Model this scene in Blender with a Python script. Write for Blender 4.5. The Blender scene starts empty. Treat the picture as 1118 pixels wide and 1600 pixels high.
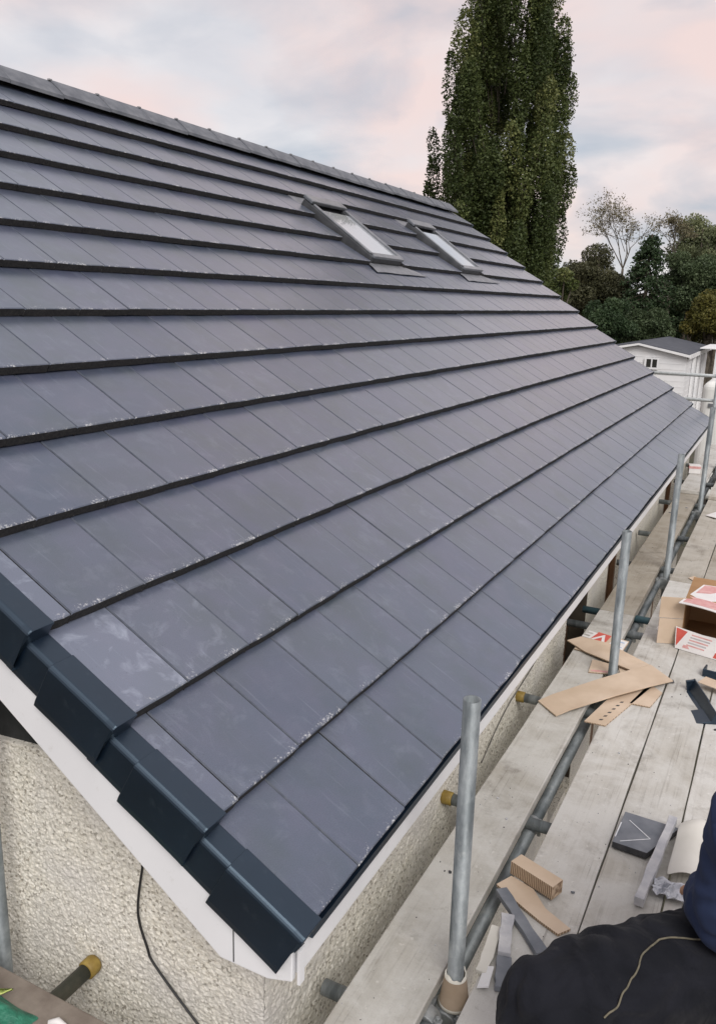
import bpy, math, random
import numpy as np
from mathutils import Vector, Matrix

random.seed(7); rng = np.random.default_rng(7)
SC = bpy.context.scene
COL = SC.collection
R = math.radians

# ------------------------------------------------------------------ camera
CAM = Vector((0.834, -1.480, 1.452))
c_right = Vector((0.88897806, 0.45712605, 0.02745502))
c_down = Vector((0.13701946, -0.20829991, -0.96841975))
c_fwd = Vector((-0.43697102, 0.86466579, -0.24780922))
cd = bpy.data.cameras.new('camera'); cam = bpy.data.objects.new('camera', cd); COL.objects.link(cam)
mw = Matrix.Identity(4)
for i, v in enumerate((c_right, -c_down, -c_fwd)):
    for j in range(3): mw[j][i] = v[j]
mw.translation = CAM
cam.matrix_world = mw
cd.sensor_fit = 'VERTICAL'; cd.sensor_height = 36.0; cd.sensor_width = 36.0
cd.lens = 1300.73 / 1600 * 36.0
cd.clip_start = 0.05; cd.clip_end = 3000
SC.camera = cam

# ------------------------------------------------------------------ world: thin evening overcast
SUN_EL, SUN_AZ = 43.0, 140.0      # azimuth of the light source, measured clockwise from +Y
w = bpy.data.worlds.new('World'); SC.world = w; w.use_nodes = True
nt = w.node_tree; nt.nodes.clear()
def N(t, **k):
    n = nt.nodes.new(t)
    for a, b in k.items(): setattr(n, a, b)
    return n
out = N('ShaderNodeOutputWorld')
sky = N('ShaderNodeTexSky'); sky.sky_type = 'NISHITA'; sky.sun_disc = False
sky.sun_elevation = R(SUN_EL); sky.sun_rotation = R(SUN_AZ)
bg1 = N('ShaderNodeBackground'); bg1.inputs[1].default_value = 0.10
nt.links.new(sky.outputs[0], bg1.inputs[0])
tc = N('ShaderNodeTexCoord'); sep = N('ShaderNodeSeparateXYZ'); nt.links.new(tc.outputs['Generated'], sep.inputs[0])
mx = N('ShaderNodeMath', operation='MAXIMUM'); nt.links.new(sep.outputs[2], mx.inputs[0]); mx.inputs[1].default_value = 0.0
ad = N('ShaderNodeMath', operation='ADD'); nt.links.new(mx.outputs[0], ad.inputs[0]); ad.inputs[1].default_value = 0.34
dx = N('ShaderNodeMath', operation='DIVIDE'); nt.links.new(sep.outputs[0], dx.inputs[0]); nt.links.new(ad.outputs[0], dx.inputs[1])
dy = N('ShaderNodeMath', operation='DIVIDE'); nt.links.new(sep.outputs[1], dy.inputs[0]); nt.links.new(ad.outputs[0], dy.inputs[1])
cmb = N('ShaderNodeCombineXYZ'); nt.links.new(dx.outputs[0], cmb.inputs[0]); nt.links.new(dy.outputs[0], cmb.inputs[1])
def wnoise(scale, detail, off, rough=0.48):
    mp = N('ShaderNodeMapping'); mp.inputs['Location'].default_value = off; nt.links.new(cmb.outputs[0], mp.inputs[0])
    n = N('ShaderNodeTexNoise'); n.inputs['Scale'].default_value = scale; n.inputs['Detail'].default_value = detail
    n.inputs['Roughness'].default_value = rough; n.inputs['Distortion'].default_value = 0.35
    nt.links.new(mp.outputs[0], n.inputs['Vector']); return n
def wramp(n, a, b, ca, cb):
    r = N('ShaderNodeValToRGB'); r.color_ramp.elements[0].position = a; r.color_ramp.elements[1].position = b
    r.color_ramp.elements[0].color = ca; r.color_ramp.elements[1].color = cb
    nt.links.new(n.outputs[0], r.inputs[0]); return r
n1 = wnoise(2.6, 6, (3.1, 1.7, 0)); n2 = wnoise(3.1, 6, (7.7, 4.3, 0)); n3 = wnoise(2.0, 5, (0.4, 9.2, 0))
base = wramp(n1, 0.32, 0.60, (0.56, 0.56, 0.60, 1), (0.77, 0.735, 0.735, 1))
pink = wramp(n3, 0.42, 0.62, (0, 0, 0, 1), (1, 1, 1, 1))
blue = wramp(n2, 0.47, 0.70, (0, 0, 0, 1), (.8, .8, .8, 1))
m1 = N('ShaderNodeMixRGB'); nt.links.new(pink.outputs[0], m1.inputs[0]); nt.links.new(base.outputs[0], m1.inputs[1]); m1.inputs[2].default_value = (0.81, 0.645, 0.605, 1)
m2 = N('ShaderNodeMixRGB'); nt.links.new(blue.outputs[0], m2.inputs[0]); nt.links.new(m1.outputs[0], m2.inputs[1]); m2.inputs[2].default_value = (0.38, 0.43, 0.50, 1)
bg2 = N('ShaderNodeBackground'); bg2.inputs[1].default_value = 1.10; nt.links.new(m2.outputs[0], bg2.inputs[0])
mix = N('ShaderNodeMixShader'); mix.inputs[0].default_value = 0.88
nt.links.new(bg1.outputs[0], mix.inputs[1]); nt.links.new(bg2.outputs[0], mix.inputs[2]); nt.links.new(mix.outputs[0], out.inputs[0])

# ------------------------------------------------------------------ sun, soft through the cloud
sl = bpy.data.lights.new('sun', 'SUN'); sl.energy = 2.1; sl.angle = R(30); sl.color = (1.0, 0.965, 0.93)
so = bpy.data.objects.new('sun', sl); COL.objects.link(so)
a_ = R(SUN_AZ); e_ = R(SUN_EL)
to_sun = Vector((math.sin(a_) * math.cos(e_), math.cos(a_) * math.cos(e_), math.sin(e_)))
so.rotation_euler = (-to_sun).to_track_quat('-Z', 'Y').to_euler(); so.location = (0, -5, 20)

vs = SC.view_settings
vs.view_transform = 'Standard'; vs.look = 'None'; vs.gamma = 1; vs.exposure = 0.12; vs.use_curve_mapping = False

# ================================================================== helpers
class MB:
    """collects geometry for ONE mesh object"""
    def __init__(s): s.v = []; s.f = []; s.m = []; s.sm = []
    def add(s, vs_, fs, mi=0, smooth=False):
        o = len(s.v); s.v += [tuple(p) for p in vs_]
        for f in fs: s.f.append(tuple(o + i for i in f)); s.m.append(mi); s.sm.append(smooth)
        return s
    def box(s, x0, x1, y0, y1, z0, z1, mi=0):
        return s.add([(x, y, z) for z in (z0, z1) for y in (y0, y1) for x in (x0, x1)],
                     [(0, 2, 3, 1), (4, 5, 7, 6), (0, 1, 5, 4), (2, 6, 7, 3), (0, 4, 6, 2), (1, 3, 7, 5)], mi)
    def obox(s, fr, x0, x1, y0, y1, z0, z1, mi=0):
        """box in a frame (4x4 matrix)"""
        o = len(s.v); s.box(x0, x1, y0, y1, z0, z1, mi)
        for i in range(o, len(s.v)): s.v[i] = tuple(fr @ Vector(s.v[i]))
        return s
    def slab(s, top, th, mi=0, side=None):
        """polygon of 3-D points, given thickness straight down"""
        n = len(top); o = [tuple(p) for p in top] + [(p[0], p[1], p[2] - th) for p in top]
        s.add(o, [tuple(range(n)), tuple(range(2 * n - 1, n - 1, -1))], mi)
        b = len(s.v) - 2 * n
        for i in range(n):
            j = (i + 1) % n
            s.f.append((b + j, b + i, b + n + i, b + n + j)); s.m.append(mi if side is None else side); s.sm.append(False)
        return s
    def prism(s, poly, vec, mi=0):
        n = len(poly); vec = Vector(vec)
        a = [Vector(p) for p in poly]; b = [p + vec for p in a]
        s.add(a + b, [tuple(range(n - 1, -1, -1)), tuple(range(n, 2 * n))] + [(i, (i + 1) % n, n + (i + 1) % n, n + i) for i in range(n)], mi)
        return s
    def rings(s, rings, mi=0, smooth=True, cap=True, closed=True):
        n = len(rings[0]); o = len(s.v)
        for r in rings: s.v += [tuple(p) for p in r]
        for i in range(len(rings) - 1):
            for j in range(n if closed else n - 1):
                k = (j + 1) % n
                s.f.append((o + i * n + j, o + i * n + k, o + (i + 1) * n + k, o + (i + 1) * n + j)); s.m.append(mi); s.sm.append(smooth)
        if cap:
            s.f.append(tuple(o + j for j in range(n - 1, -1, -1))); s.m.append(mi); s.sm.append(False)
            e = o + (len(rings) - 1) * n
            s.f.append(tuple(e + j for j in range(n))); s.m.append(mi); s.sm.append(False)
        return s
    def tube(s, pts, rad, seg=12, mi=0, cap=True, smooth=True, squash=None):
        pts = [Vector(p) for p in pts]; rads = rad if isinstance(rad, (list, tuple)) else [rad] * len(pts)
        t0 = (pts[1] - pts[0]).normalized()
        up = Vector((0, 0, 1)) if abs(t0.z) < .9 else Vector((1, 0, 0))
        x = t0.cross(up).normalized(); rr = []
        for i, p in enumerate(pts):
            t = (pts[min(i + 1, len(pts) - 1)] - pts[max(i - 1, 0)]).normalized()
            x = (x - t * x.dot(t)).normalized(); y = t.cross(x)
            rr.append([p + x * (math.cos(2 * math.pi * k / seg) * rads[i]) + y * (math.sin(2 * math.pi * k / seg) * rads[i]) for k in range(seg)])
        return s.rings(rr, mi, smooth, cap)
    def hollow(s, a, b, ro, ri, seg=20, mi=0):
        """open pipe with wall thickness"""
        a, b = Vector(a), Vector(b); t = (b - a).normalized()
        up = Vector((0, 0, 1)) if abs(t.z) < .9 else Vector((1, 0, 0)); x = t.cross(up).normalized(); y = t.cross(x)
        def ring(c, r): return [c + x * (math.cos(2 * math.pi * k / seg) * r) + y * (math.sin(2 * math.pi * k / seg) * r) for k in range(seg)]
        return s.rings([ring(a, ro), ring(b, ro), ring(b, ri), ring(b - t * .35, ri)], mi, True, False)
    def mesh(s, name):
        me = bpy.data.meshes.new(name); me.from_pydata(s.v, [], s.f)
        me.polygons.foreach_set('material_index', s.m); me.polygons.foreach_set('use_smooth', s.sm); me.update()
        return me
    def build(s, name, mats, parent=None, mat=None):
        me = s.mesh(name)
        for m in (mats if isinstance(mats, (list, tuple)) else [mats]): me.materials.append(m)
        return link(name, me, parent, mat)

def link(name, me, parent=None, mat=None):
    o = bpy.data.objects.new(name, me); COL.objects.link(o)
    if parent is not None: o.parent = parent
    if mat is not None: o.matrix_basis = mat
    return o
def tag(o, label=None, cat=None, group=None, kind=None):
    if label: o['label'] = label
    if cat: o['category'] = cat
    if group: o['group'] = group
    if kind: o['kind'] = kind
    return o
def empty(name, loc, label=None, cat=None, group=None):
    o = bpy.data.objects.new(name, None); COL.objects.link(o); o.location = loc; o.empty_display_size = .1
    bpy.context.view_layer.update()
    return tag(o, label, cat, group)
def adopt(child, parent):
    """parent while keeping world coordinates baked in the mesh (parents are unrotated empties)"""
    child.parent = parent; child.matrix_parent_inverse = Matrix.Translation(parent.location).inverted()
def bevel(o, wd=.004, seg=2):
    m = o.modifiers.new('bevel', 'BEVEL'); m.width = wd; m.segments = seg; m.limit_method = 'ANGLE'; return o

# ------------------------------------------------------------------ materials
class G:
    def __init__(s, name):
        s.m = bpy.data.materials.new(name); s.m.use_nodes = True; s.t = s.m.node_tree; s.t.nodes.clear()
        s.o = s.n('ShaderNodeOutputMaterial'); s.b = s.n('ShaderNodeBsdfPrincipled'); s.l(s.b.outputs[0], s.o.inputs[0])
        s.c = s.n('ShaderNodeTexCoord')
    def n(s, t, **k):
        x = s.t.nodes.new(t)
        for a, b in k.items(): setattr(x, a, b)
        return x
    def l(s, a, b): s.t.links.new(a, b)
    def noise(s, scale, detail=4, vec=None, rough=.55, stretch=None, dist=0):
        n = s.n('ShaderNodeTexNoise'); n.inputs['Scale'].default_value = scale; n.inputs['Detail'].default_value = detail
        n.inputs['Roughness'].default_value = rough; n.inputs['Distortion'].default_value = dist
        v = vec if vec is not None else s.c.outputs['Object']
        if stretch:
            mp = s.n('ShaderNodeMapping'); mp.inputs['Scale'].default_value = stretch; s.l(v, mp.inputs[0]); v = mp.outputs[0]
        s.l(v, n.inputs['Vector']); return n.outputs[0]
    def ramp(s, x, a, b, ca=(0, 0, 0), cb=(1, 1, 1)):
        r = s.n('ShaderNodeValToRGB'); e = r.color_ramp.elements; e[0].position = a; e[1].position = b
        e[0].color = (*ca, 1); e[1].color = (*cb, 1); s.l(x, r.inputs[0]); return r.outputs[0]
    def mix(s, f, a, b, mode='MIX'):
        n = s.n('ShaderNodeMixRGB', blend_type=mode)
        for i, x in enumerate((f, a, b)):
            if isinstance(x, (int, float)): n.inputs[i].default_value = x if i == 0 else (x, x, x, 1)
            elif isinstance(x, tuple): n.inputs[i].default_value = (*x, 1)
            else: s.l(x, n.inputs[i])
        return n.outputs[0]
    def math(s, op, a, b=0.0):
        n = s.n('ShaderNodeMath', operation=op)
        for i, x in enumerate((a, b)):
            if isinstance(x, (int, float)): n.inputs[i].default_value = x
            else: s.l(x, n.inputs[i])
        return n.outputs[0]
    def set(s, k, x):
        i = s.b.inputs[k]
        if isinstance(x, (int, float)): i.default_value = x
        elif isinstance(x, tuple): i.default_value = (*x, 1)
        else: s.l(x, i)
        return s
    def bump(s, h, strength=.3, dist=.01):
        b = s.n('ShaderNodeBump'); b.inputs['Strength'].default_value = strength; b.inputs['Distance'].default_value = dist
        s.l(h, b.inputs['Height']); s.l(b.outputs[0], s.b.inputs['Normal']); return s

def pmat(name, a, b, scale=8, rough=.7, bump=.15, bscale=40, metal=0, stretch=None, lo=.35, hi=.65, bdist=.004, spec=.5, tint=False):
    g = G(name); n = g.noise(scale, 6, stretch=stretch); c = g.ramp(n, lo, hi, a, b)
    if tint:
        oi = g.n('ShaderNodeObjectInfo'); c = g.mix(1.0, c, oi.outputs['Color'], 'MULTIPLY')
    g.set('Base Color', c).set('Metallic', metal).set('Specular IOR Level', spec)
    g.set('Roughness', g.math('ADD', g.math('MULTIPLY', g.noise(scale * 3, 3, stretch=stretch), .2), rough - .1))
    if bump: g.bump(g.noise(bscale, 5, stretch=stretch), bump, bdist)
    return g.m

def tile_material(name, joined):
    g = G(name)
    uv = g.n('ShaderNodeUVMap'); uv.uv_map = 'UVMap'
    su = g.n('ShaderNodeSeparateXYZ'); g.l(uv.outputs[0], su.inputs[0])
    if joined:
        at = g.n('ShaderNodeAttribute'); at.attribute_name = 'rnd'; rnd = at.outputs['Fac']; dust = None
    else:
        oi = g.n('ShaderNodeObjectInfo'); rnd = oi.outputs['Random']
        sc = g.n('ShaderNodeSeparateColor'); g.l(oi.outputs['Color'], sc.inputs[0]); dust = sc.outputs[0]
    off = g.n('ShaderNodeCombineXYZ'); g.l(g.math('MULTIPLY', rnd, 37.0), off.inputs[0]); g.l(g.math('MULTIPLY', rnd, 91.0), off.inputs[1])
    va = g.n('ShaderNodeVectorMath', operation='ADD'); g.l(uv.outputs[0], va.inputs[0]); g.l(off.outputs[0], va.inputs[1]); P = va.outputs[0]
    tone = g.mix(rnd, (.044, .061, .100), (.056, .066, .116))
    rb = g.math('FRACT', g.math('MULTIPLY', rnd, 13.7))
    tone = g.mix(g.math('MULTIPLY', rb, .75), tone, (.074, .090, .124))
    cloud = g.noise(7, 5, P, .6)
    tone = g.mix(g.ramp(cloud, .40, .72), tone, (.078, .084, .130))
    tone = g.mix(g.math('MULTIPLY', g.ramp(g.noise(3.6, 4, P), .46, .70), .8), tone, (.048, .064, .078))
    grain = g.noise(330, 3, P, .7)
    tone = g.mix(1.0, tone, g.ramp(grain, .25, .75, (.62, .62, .62), (1.38, 1.38, 1.38)), 'MULTIPLY')
    # pale bloom: thin film, stronger on the dusty tiles at the verge
    bloom = g.ramp(g.noise(11, 7, P, .68, dist=.5), .52, .80)
    bl = g.math('MULTIPLY', bloom, .14 if joined else g.math('ADD', g.math('MULTIPLY', dust, .95), .09))
    tone = g.mix(bl, tone, (.37, .41, .50))
    if not joined:
        tone = g.mix(g.math('MULTIPLY', dust, .34), tone, (.27, .30, .38))
    # drag streaks down the slope
    st = g.ramp(g.noise(5, 4, P, .6, stretch=(13, .8, 1)), .60, .76)
    tone = g.mix(g.math('MULTIPLY', st, .26), tone, (.28, .31, .38))
    sf = g.math('MULTIPLY', g.ramp(g.noise(4.0, 5, P, .55, stretch=(15, 1.5, 1)), .70, .77), g.ramp(g.noise(5.5, 2, P), .50, .62))
    tone = g.mix(g.math('MULTIPLY', sf, .55), tone, (.46, .49, .56))
    # lime specks along the tail edge
    edge = g.n('ShaderNodeMapRange'); edge.inputs[1].default_value = .0; edge.inputs[2].default_value = .045; edge.inputs[3].default_value = .285; edge.inputs[4].default_value = -.02
    g.l(su.outputs[1], edge.inputs[0])
    clump = g.ramp(g.noise(14, 3, P), .34, .60)
    sp = g.math('ADD', g.noise(125, 5, P, .65), g.math('MULTIPLY', edge.outputs[0], clump))
    tone = g.mix(g.math('MULTIPLY', g.ramp(sp, .73, .86), .85), tone, (.62, .63, .63))
    # dark grit
    tone = g.mix(g.math('MULTIPLY', g.ramp(g.noise(120, 2, P), .70, .76), .7), tone, (.02, .02, .024))
    g.set('Base Color', tone)
    g.set('Roughness', g.math('ADD', g.math('MULTIPLY', cloud, .18), .28)).set('Specular IOR Level', 1.0).set('IOR', 1.55).set('Specular Tint', (.76, .88, 1.0)).set('Coat Weight', .75).set('Coat Roughness', .24).set('Coat IOR', 1.5)
    hgt = g.math('ADD', g.math('MULTIPLY', g.noise(420, 3, P), .5), g.noise(26, 3, P))
    g.bump(hgt, .18, .0018)
    return g.m

M = {}
M['tile'] = tile_material('roof_tile_grey', False); M['tile_far'] = tile_material('roof_tile_grey_far', True)
def nose_mat():  # nose shade is put into the colour; the tile coat itself is lighter
    g = G('roof_tile_shaded_edge'); n = g.noise(60, 6, rough=.7); c = g.ramp(n, .3, .7, (.012, .012, .014), (.05, .048, .046))
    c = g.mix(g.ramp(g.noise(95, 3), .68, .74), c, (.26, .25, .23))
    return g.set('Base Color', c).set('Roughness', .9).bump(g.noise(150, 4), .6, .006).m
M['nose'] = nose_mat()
M['joint'] = pmat('tile_interlock_groove', (.044, .055, .080), (.070, .083, .112), 30, .6, .2, 200)
def plastic_black():
    g = G('verge_plastic'); n = g.noise(6, 4)
    c = g.ramp(n, .3, .7, (.0015, .005, .013), (.003, .009, .020))
    c = g.mix(g.math('MULTIPLY', g.ramp(g.noise(30, 6, rough=.7), .58, .8), .25), c, (.06, .075, .09))
    return g.set('Base Color', c).set('Roughness', g.math('ADD', g.math('MULTIPLY', n, .12), .33)).set('Specular IOR Level', 1.0).set('IOR', 1.55).set('Specular Tint', (.62, .82, 1.0)).bump(g.noise(600, 2), .08, .001).m
M['cap'] = plastic_black()
M['deck'] = pmat('roof_underlay', (.03, .03, .032), (.05, .05, .05), 20, .9)
M['ridge'] = pmat('ridge_concrete', (.105, .115, .135), (.175, .185, .205), 9, .65, .3, 120)
M['clip'] = pmat('ridge_clip', (.20, .21, .22), (.3, .3, .31), 9, .5, 0)
def upvc():
    g = G('white_upvc'); n = g.noise(5, 5); c = g.ramp(n, .3, .75, (.80, .81, .83), (.86, .87, .89))
    c = g.mix(g.math('MULTIPLY', g.ramp(g.noise(22, 6, rough=.7), .60, .78), .35), c, (.45, .43, .38))
    return g.set('Base Color', c).set('Roughness', .38).m
M['upvc'] = upvc()
def pebble():
    g = G('pebbledash_cream'); v = g.n('ShaderNodeTexVoronoi'); v.inputs['Scale'].default_value = 130; g.l(g.c.outputs['Object'], v.inputs['Vector'])
    sc = g.n('ShaderNodeSeparateColor'); g.l(v.outputs['Color'], sc.inputs[0])
    c = g.mix(sc.outputs[0], (.66, .625, .53), (.84, .815, .73))
    c = g.mix(g.math('MULTIPLY', g.ramp(sc.outputs[1], .88, .92), .75), c, (.20, .175, .13))
    c = g.mix(g.ramp(g.noise(3, 5), .42, .75), c, (.62, .60, .56))
    c = g.mix(g.math('MULTIPLY', g.ramp(g.noise(5, 6, rough=.7, stretch=(1, 1, .35)), .56, .8), .45), c, (.36, .32, .24))
    return g.set('Base Color', c).set('Roughness', .92).bump(v.outputs['Distance'], .35, .006).m
M['pebble'] = pebble()
M['felt'] = pmat('black_membrane', (.008, .010, .010), (.02, .022, .022), 14, .8, .3, 30)
M['window_dark'] = pmat('window_glass_dark', (.02, .022, .02), (.05, .05, .045), 2, .12, 0)
M['recess'] = pmat('dark_recess_brown', (.035, .028, .020), (.075, .058, .040), 9, .85, .4, 30)  # added dark panels: the opening's darkness is put into this colour
M['door_wood'] = pmat('brown_door_wood', (.10, .05, .025), (.17, .09, .045), 14, .5, .2, 60, stretch=(1, 1, .08))
M['alu'] = pmat('window_aluminium', (.20, .215, .235), (.30, .315, .335), 10, .34, .05, 80, metal=.55)
M['alu_dark'] = pmat('window_frame_dark', (.06, .064, .07), (.10, .104, .11), 10, .45, .05, 80, metal=.3)
M['lead'] = pmat('flashing_lead', (.17, .18, .20), (.25, .26, .28), 12, .5, .5, 30, metal=.2)
def glassm():  # pale base holds the bright sky reflection as colour
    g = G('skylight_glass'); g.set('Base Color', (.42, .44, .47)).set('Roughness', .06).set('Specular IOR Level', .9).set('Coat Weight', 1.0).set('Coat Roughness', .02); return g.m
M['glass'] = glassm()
def galv():
    g = G('galvanised_steel'); n = g.noise(22, 6, stretch=(1, .22, .22), rough=.65)
    c = g.ramp(n, .38, .62, (.12, .14, .148), (.33, .36, .37))
    v = g.n('ShaderNodeTexVoronoi'); v.inputs['Scale'].default_value = 60; g.l(g.c.outputs['Object'], v.inputs['Vector'])
    sc = g.n('ShaderNodeSeparateColor'); g.l(v.outputs['Color'], sc.inputs[0])
    c = g.mix(g.math('MULTIPLY', sc.outputs[0], .28), c, (.16, .185, .20))
    c = g.mix(g.math('MULTIPLY', g.ramp(g.noise(9, 6, rough=.75), .58, .75), .55), c, (.50, .50, .47))
    c = g.mix(g.math('MULTIPLY', g.ramp(g.noise(5, 5, rough=.7), .62, .8), .4), c, (.18, .14, .10))
    return g.set('Base Color', c).set('Metallic', .35).set('Roughness', g.math('ADD', g.math('MULTIPLY', n, .25), .42)).bump(g.noise(90, 4), .15, .002).m
M['galv'] = galv()
M['coupler'] = pmat('coupler_steel', (.22, .24, .25), (.45, .47, .47), 25, .55, .4, 60, metal=.5)
M['coupler_pale'] = pmat('coupler_zinc', (.55, .60, .60), (.72, .76, .76), 25, .5, .3, 60, metal=.2)
M['yellow'] = pmat('yellow_plastic', (.22, .145, .03), (.33, .235, .055), 30, .6, .2, 80)
M['dark_tube'] = pmat('rusty_painted_tube', (.05, .055, .045), (.12, .115, .085), 14, .6, .3, 60, metal=.2)
M['blue_tube'] = pmat('blue_painted_tube', (.03, .08, .11), (.07, .13, .15), 14, .6, .3, 60)
def board():
    g = G('scaffold_board_wood')
    P = g.c.outputs['Object']
    oi = g.n('ShaderNodeObjectInfo'); off = g.n('ShaderNodeCombineXYZ')
    g.l(g.math('MULTIPLY', oi.outputs['Random'], 53.0), off.inputs[0]); g.l(g.math('MULTIPLY', oi.outputs['Random'], 17.0), off.inputs[2])
    va = g.n('ShaderNodeVectorMath', operation='ADD'); g.l(P, va.inputs[0]); g.l(off.outputs[0], va.inputs[1]); P = va.outputs[0]
    grain = g.noise(26, 6, P, .62, stretch=(1, .045, 1), dist=.4)
    c = g.ramp(grain, .30, .70, (.38, .36, .32), (.54, .52, .475))
    fine = g.ramp(g.noise(90, 4, P, .6, stretch=(1, .018, 1)), .58, .66)
    c = g.mix(g.math('MULTIPLY', fine, .42), c, (.15, .13, .105))
    # cement dust lying over the grain
    dustn = g.noise(3.6, 8, P, .68, dist=.4)
    c = g.mix(g.math('MULTIPLY', g.ramp(dustn, .36, .58), .86), c, (.63, .625, .60))
    # damp stains
    c = g.mix(g.math('MULTIPLY', g.ramp(g.noise(4.2, 7, P, .7), .56, .76), .75), c, (.17, .15, .125))
    c = g.mix(g.math('MULTIPLY', g.ramp(g.noise(19, 6, P, .75), .62, .74), .55), c, (.20, .185, .16))
    c = g.mix(g.math('MULTIPLY', g.ramp(g.noise(45, 3, P), .66, .72), .6), c, (.70, .69, .66))
    crack = g.math('MULTIPLY', g.ramp(g.noise(70, 3, P, .5, stretch=(1, .012, 1), dist=.3), .655, .685), g.ramp(g.noise(2.2, 3, P), .46, .60))
    c = g.mix(g.math('MULTIPLY', crack, .35), c, (.10, .088, .07))
    c = g.mix(g.math('MULTIPLY', g.ramp(g.noise(230, 4, P, .7), .52, .74), .28), c, (.25, .235, .21))
    c = g.mix(1.0, c, oi.outputs['Color'], 'MULTIPLY')
    h = g.math('ADD', g.math('MULTIPLY', grain, 1.0), g.math('MULTIPLY', g.noise(60, 4, P), .6))
    return g.set('Base Color', c).set('Roughness', .88).set('Specular IOR Level', .25).bump(h, .45, .004).m
M['board'] = board()
M['band'] = pmat('board_end_band', (.16, .15, .14), (.30, .28, .26), 20, .6, .3, 60, metal=.5)
M['card'] = pmat('cardboard', (.53, .415, .305), (.63, .51, .395), 5, .88, .2, 70, spec=.2)
def corr():
    g = G('cardboard_corrugated_edge'); wv = g.n('ShaderNodeTexWave'); wv.inputs['Scale'].default_value = 42; wv.inputs['Distortion'].default_value = 2.5; wv.inputs['Detail'].default_value = 3
    g.l(g.c.outputs['Object'], wv.inputs['Vector'])
    c = g.ramp(wv.outputs[0], .25, .7, (.24, .16, .10), (.54, .41, .29))
    return g.set('Base Color', c).set('Roughness', .95).bump(wv.outputs[0], .6, .006).m
M['corr'] = corr()
M['card_in'] = pmat('cardboard_inside', (.34, .20, .10), (.42, .26, .14), 5, .9, .15, 60, spec=.2)
M['print_red'] = pmat('red_print', (.52, .075, .055), (.62, .12, .09), 9, .6, .1, 60)
M['print_white'] = pmat('white_print', (.72, .70, .69), (.80, .785, .77), 9, .6, .1, 60)
M['print_pink'] = pmat('faded_red_print', (.60, .28, .27), (.70, .42, .40), 30, .6, .1, 60)
M['print_blue'] = pmat('blue_print', (.30, .40, .58), (.45, .55, .70), 40, .6, .1, 60)
M['print_grey'] = pmat('grey_print', (.42, .40, .42), (.52, .50, .51), 40, .6, .1, 60)
M['slate'] = pmat('cut_tile_slate', (.12, .135, .16), (.21, .225, .25), 9, .6, .35, 90)
M['slate_side'] = pmat('cut_tile_core', (.03, .032, .036), (.06, .06, .065), 40, .9, .5, 120)
M['chalk'] = pmat('chalk_line', (.62, .65, .68), (.78, .79, .80), 60, .9, 0)
M['dust_tile'] = pmat('dusty_cut_tile', (.36, .37, .40), (.55, .55, .56), 12, .8, .4, 80)
M['plaster'] = pmat('cream_plastic_sheet', (.60, .585, .53), (.70, .685, .63), 5, .55, .2, 14)
M['foil'] = pmat('crumpled_foil', (.42, .44, .48), (.62, .64, .68), 14, .35, .8, 22, metal=.6, bdist=.02)
M['papercup'] = pmat('brown_paper_cup', (.33, .255, .18), (.40, .315, .23), 12, .85, .2, 60)
M['paper_edge'] = pmat('torn_white_paper', (.68, .66, .58), (.78, .76, .68), 30, .9, .2, 80)
M['cable'] = pmat('black_cable_rubber', (.012, .012, .013), (.022, .022, .023), 20, .5, 0)
M['cable_grey'] = pmat('grey_cable_rubber', (.10, .10, .09), (.16, .155, .14), 20, .6, 0)
M['bag'] = pmat('green_woven_bag', (.015, .12, .075), (.04, .22, .14), 26, .5, .6, 30, bdist=.02)
M['strap'] = pmat('yellow_green_string', (.45, .55, .10), (.62, .70, .25), 30, .6, .2, 60)
M['rubber_board'] = pmat('dirty_brown_board', (.17, .14, .115), (.25, .215, .18), 12, .9, .4, 70)
def fabric(name, a, b, fold=5):
    g = G(name); n = g.noise(fold, 5, dist=.6); c = g.ramp(n, .3, .72, a, b)
    c = g.mix(g.math('MULTIPLY', g.ramp(g.noise(16, 7, rough=.75), .62, .8), .30), c, (.10, .095, .09))
    h = g.math('ADD', g.noise(fold * 1.4, 3, dist=.8), g.math('MULTIPLY', g.noise(700, 2), .06))
    g.set('Base Color', c).set('Roughness', .9).set('Specular IOR Level', .2).set('Sheen Weight', .04)
    return g.bump(h, .55, .03).m
M['trousers'] = fabric('black_work_trousers', (.005, .006, .009), (.014, .015, .021), 7)
M['jacket'] = fabric('navy_fleece', (.014, .024, .062), (.028, .042, .095), 4)
M['skin'] = pmat('skin', (.36, .19, .12), (.46, .26, .17), 10, .55, .2, 90)
M['hair'] = pmat('brown_hair', (.03, .02, .012), (.06, .04, .025), 60, .6, .5, 120)
M['boot'] = pmat('tan_work_boot', (.16, .10, .05), (.24, .16, .09), 10, .7, .3, 60)
M['eye'] = pmat('eye_dark', (.02, .02, .02), (.03, .03, .03), 10, .2, 0)
M['piping'] = pmat('beige_piping', (.11, .10, .07), (.17, .15, .105), 60, .8, .2, 200)
M['glove'] = pmat('black_tool_grip', (.01, .01, .012), (.02, .02, .022), 30, .5, .3, 80)
M['shed_wall'] = pmat('white_painted_boards', (.74, .75, .76), (.82, .82, .82), 2, .6, .1, 30)
M['shed_roof'] = pmat('shed_felt_roof', (.055, .062, .078), (.085, .092, .11), 3, .8, .2, 30)
M['trailer'] = pmat('trailer_panel_white', (.74, .75, .72), (.80, .80, .77), 2, .4, .05, 10)
M['bark'] = pmat('bark', (.06, .05, .038), (.13, .11, .085), 6, .9, .5, 14, bdist=.03)
def ground():
    g = G('garden_ground'); n = g.noise(.7, 8, rough=.7)
    c = g.ramp(n, .38, .62, (.038, .042, .020), (.075, .064, .045))
    c = g.mix(g.ramp(g.noise(9, 6, rough=.7), .5, .72), c, (.11, .095, .075))
    return g.set('Base Color', c).set('Roughness', .95).bump(g.noise(20, 5), .6, .05).m
M['ground'] = ground()
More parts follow.
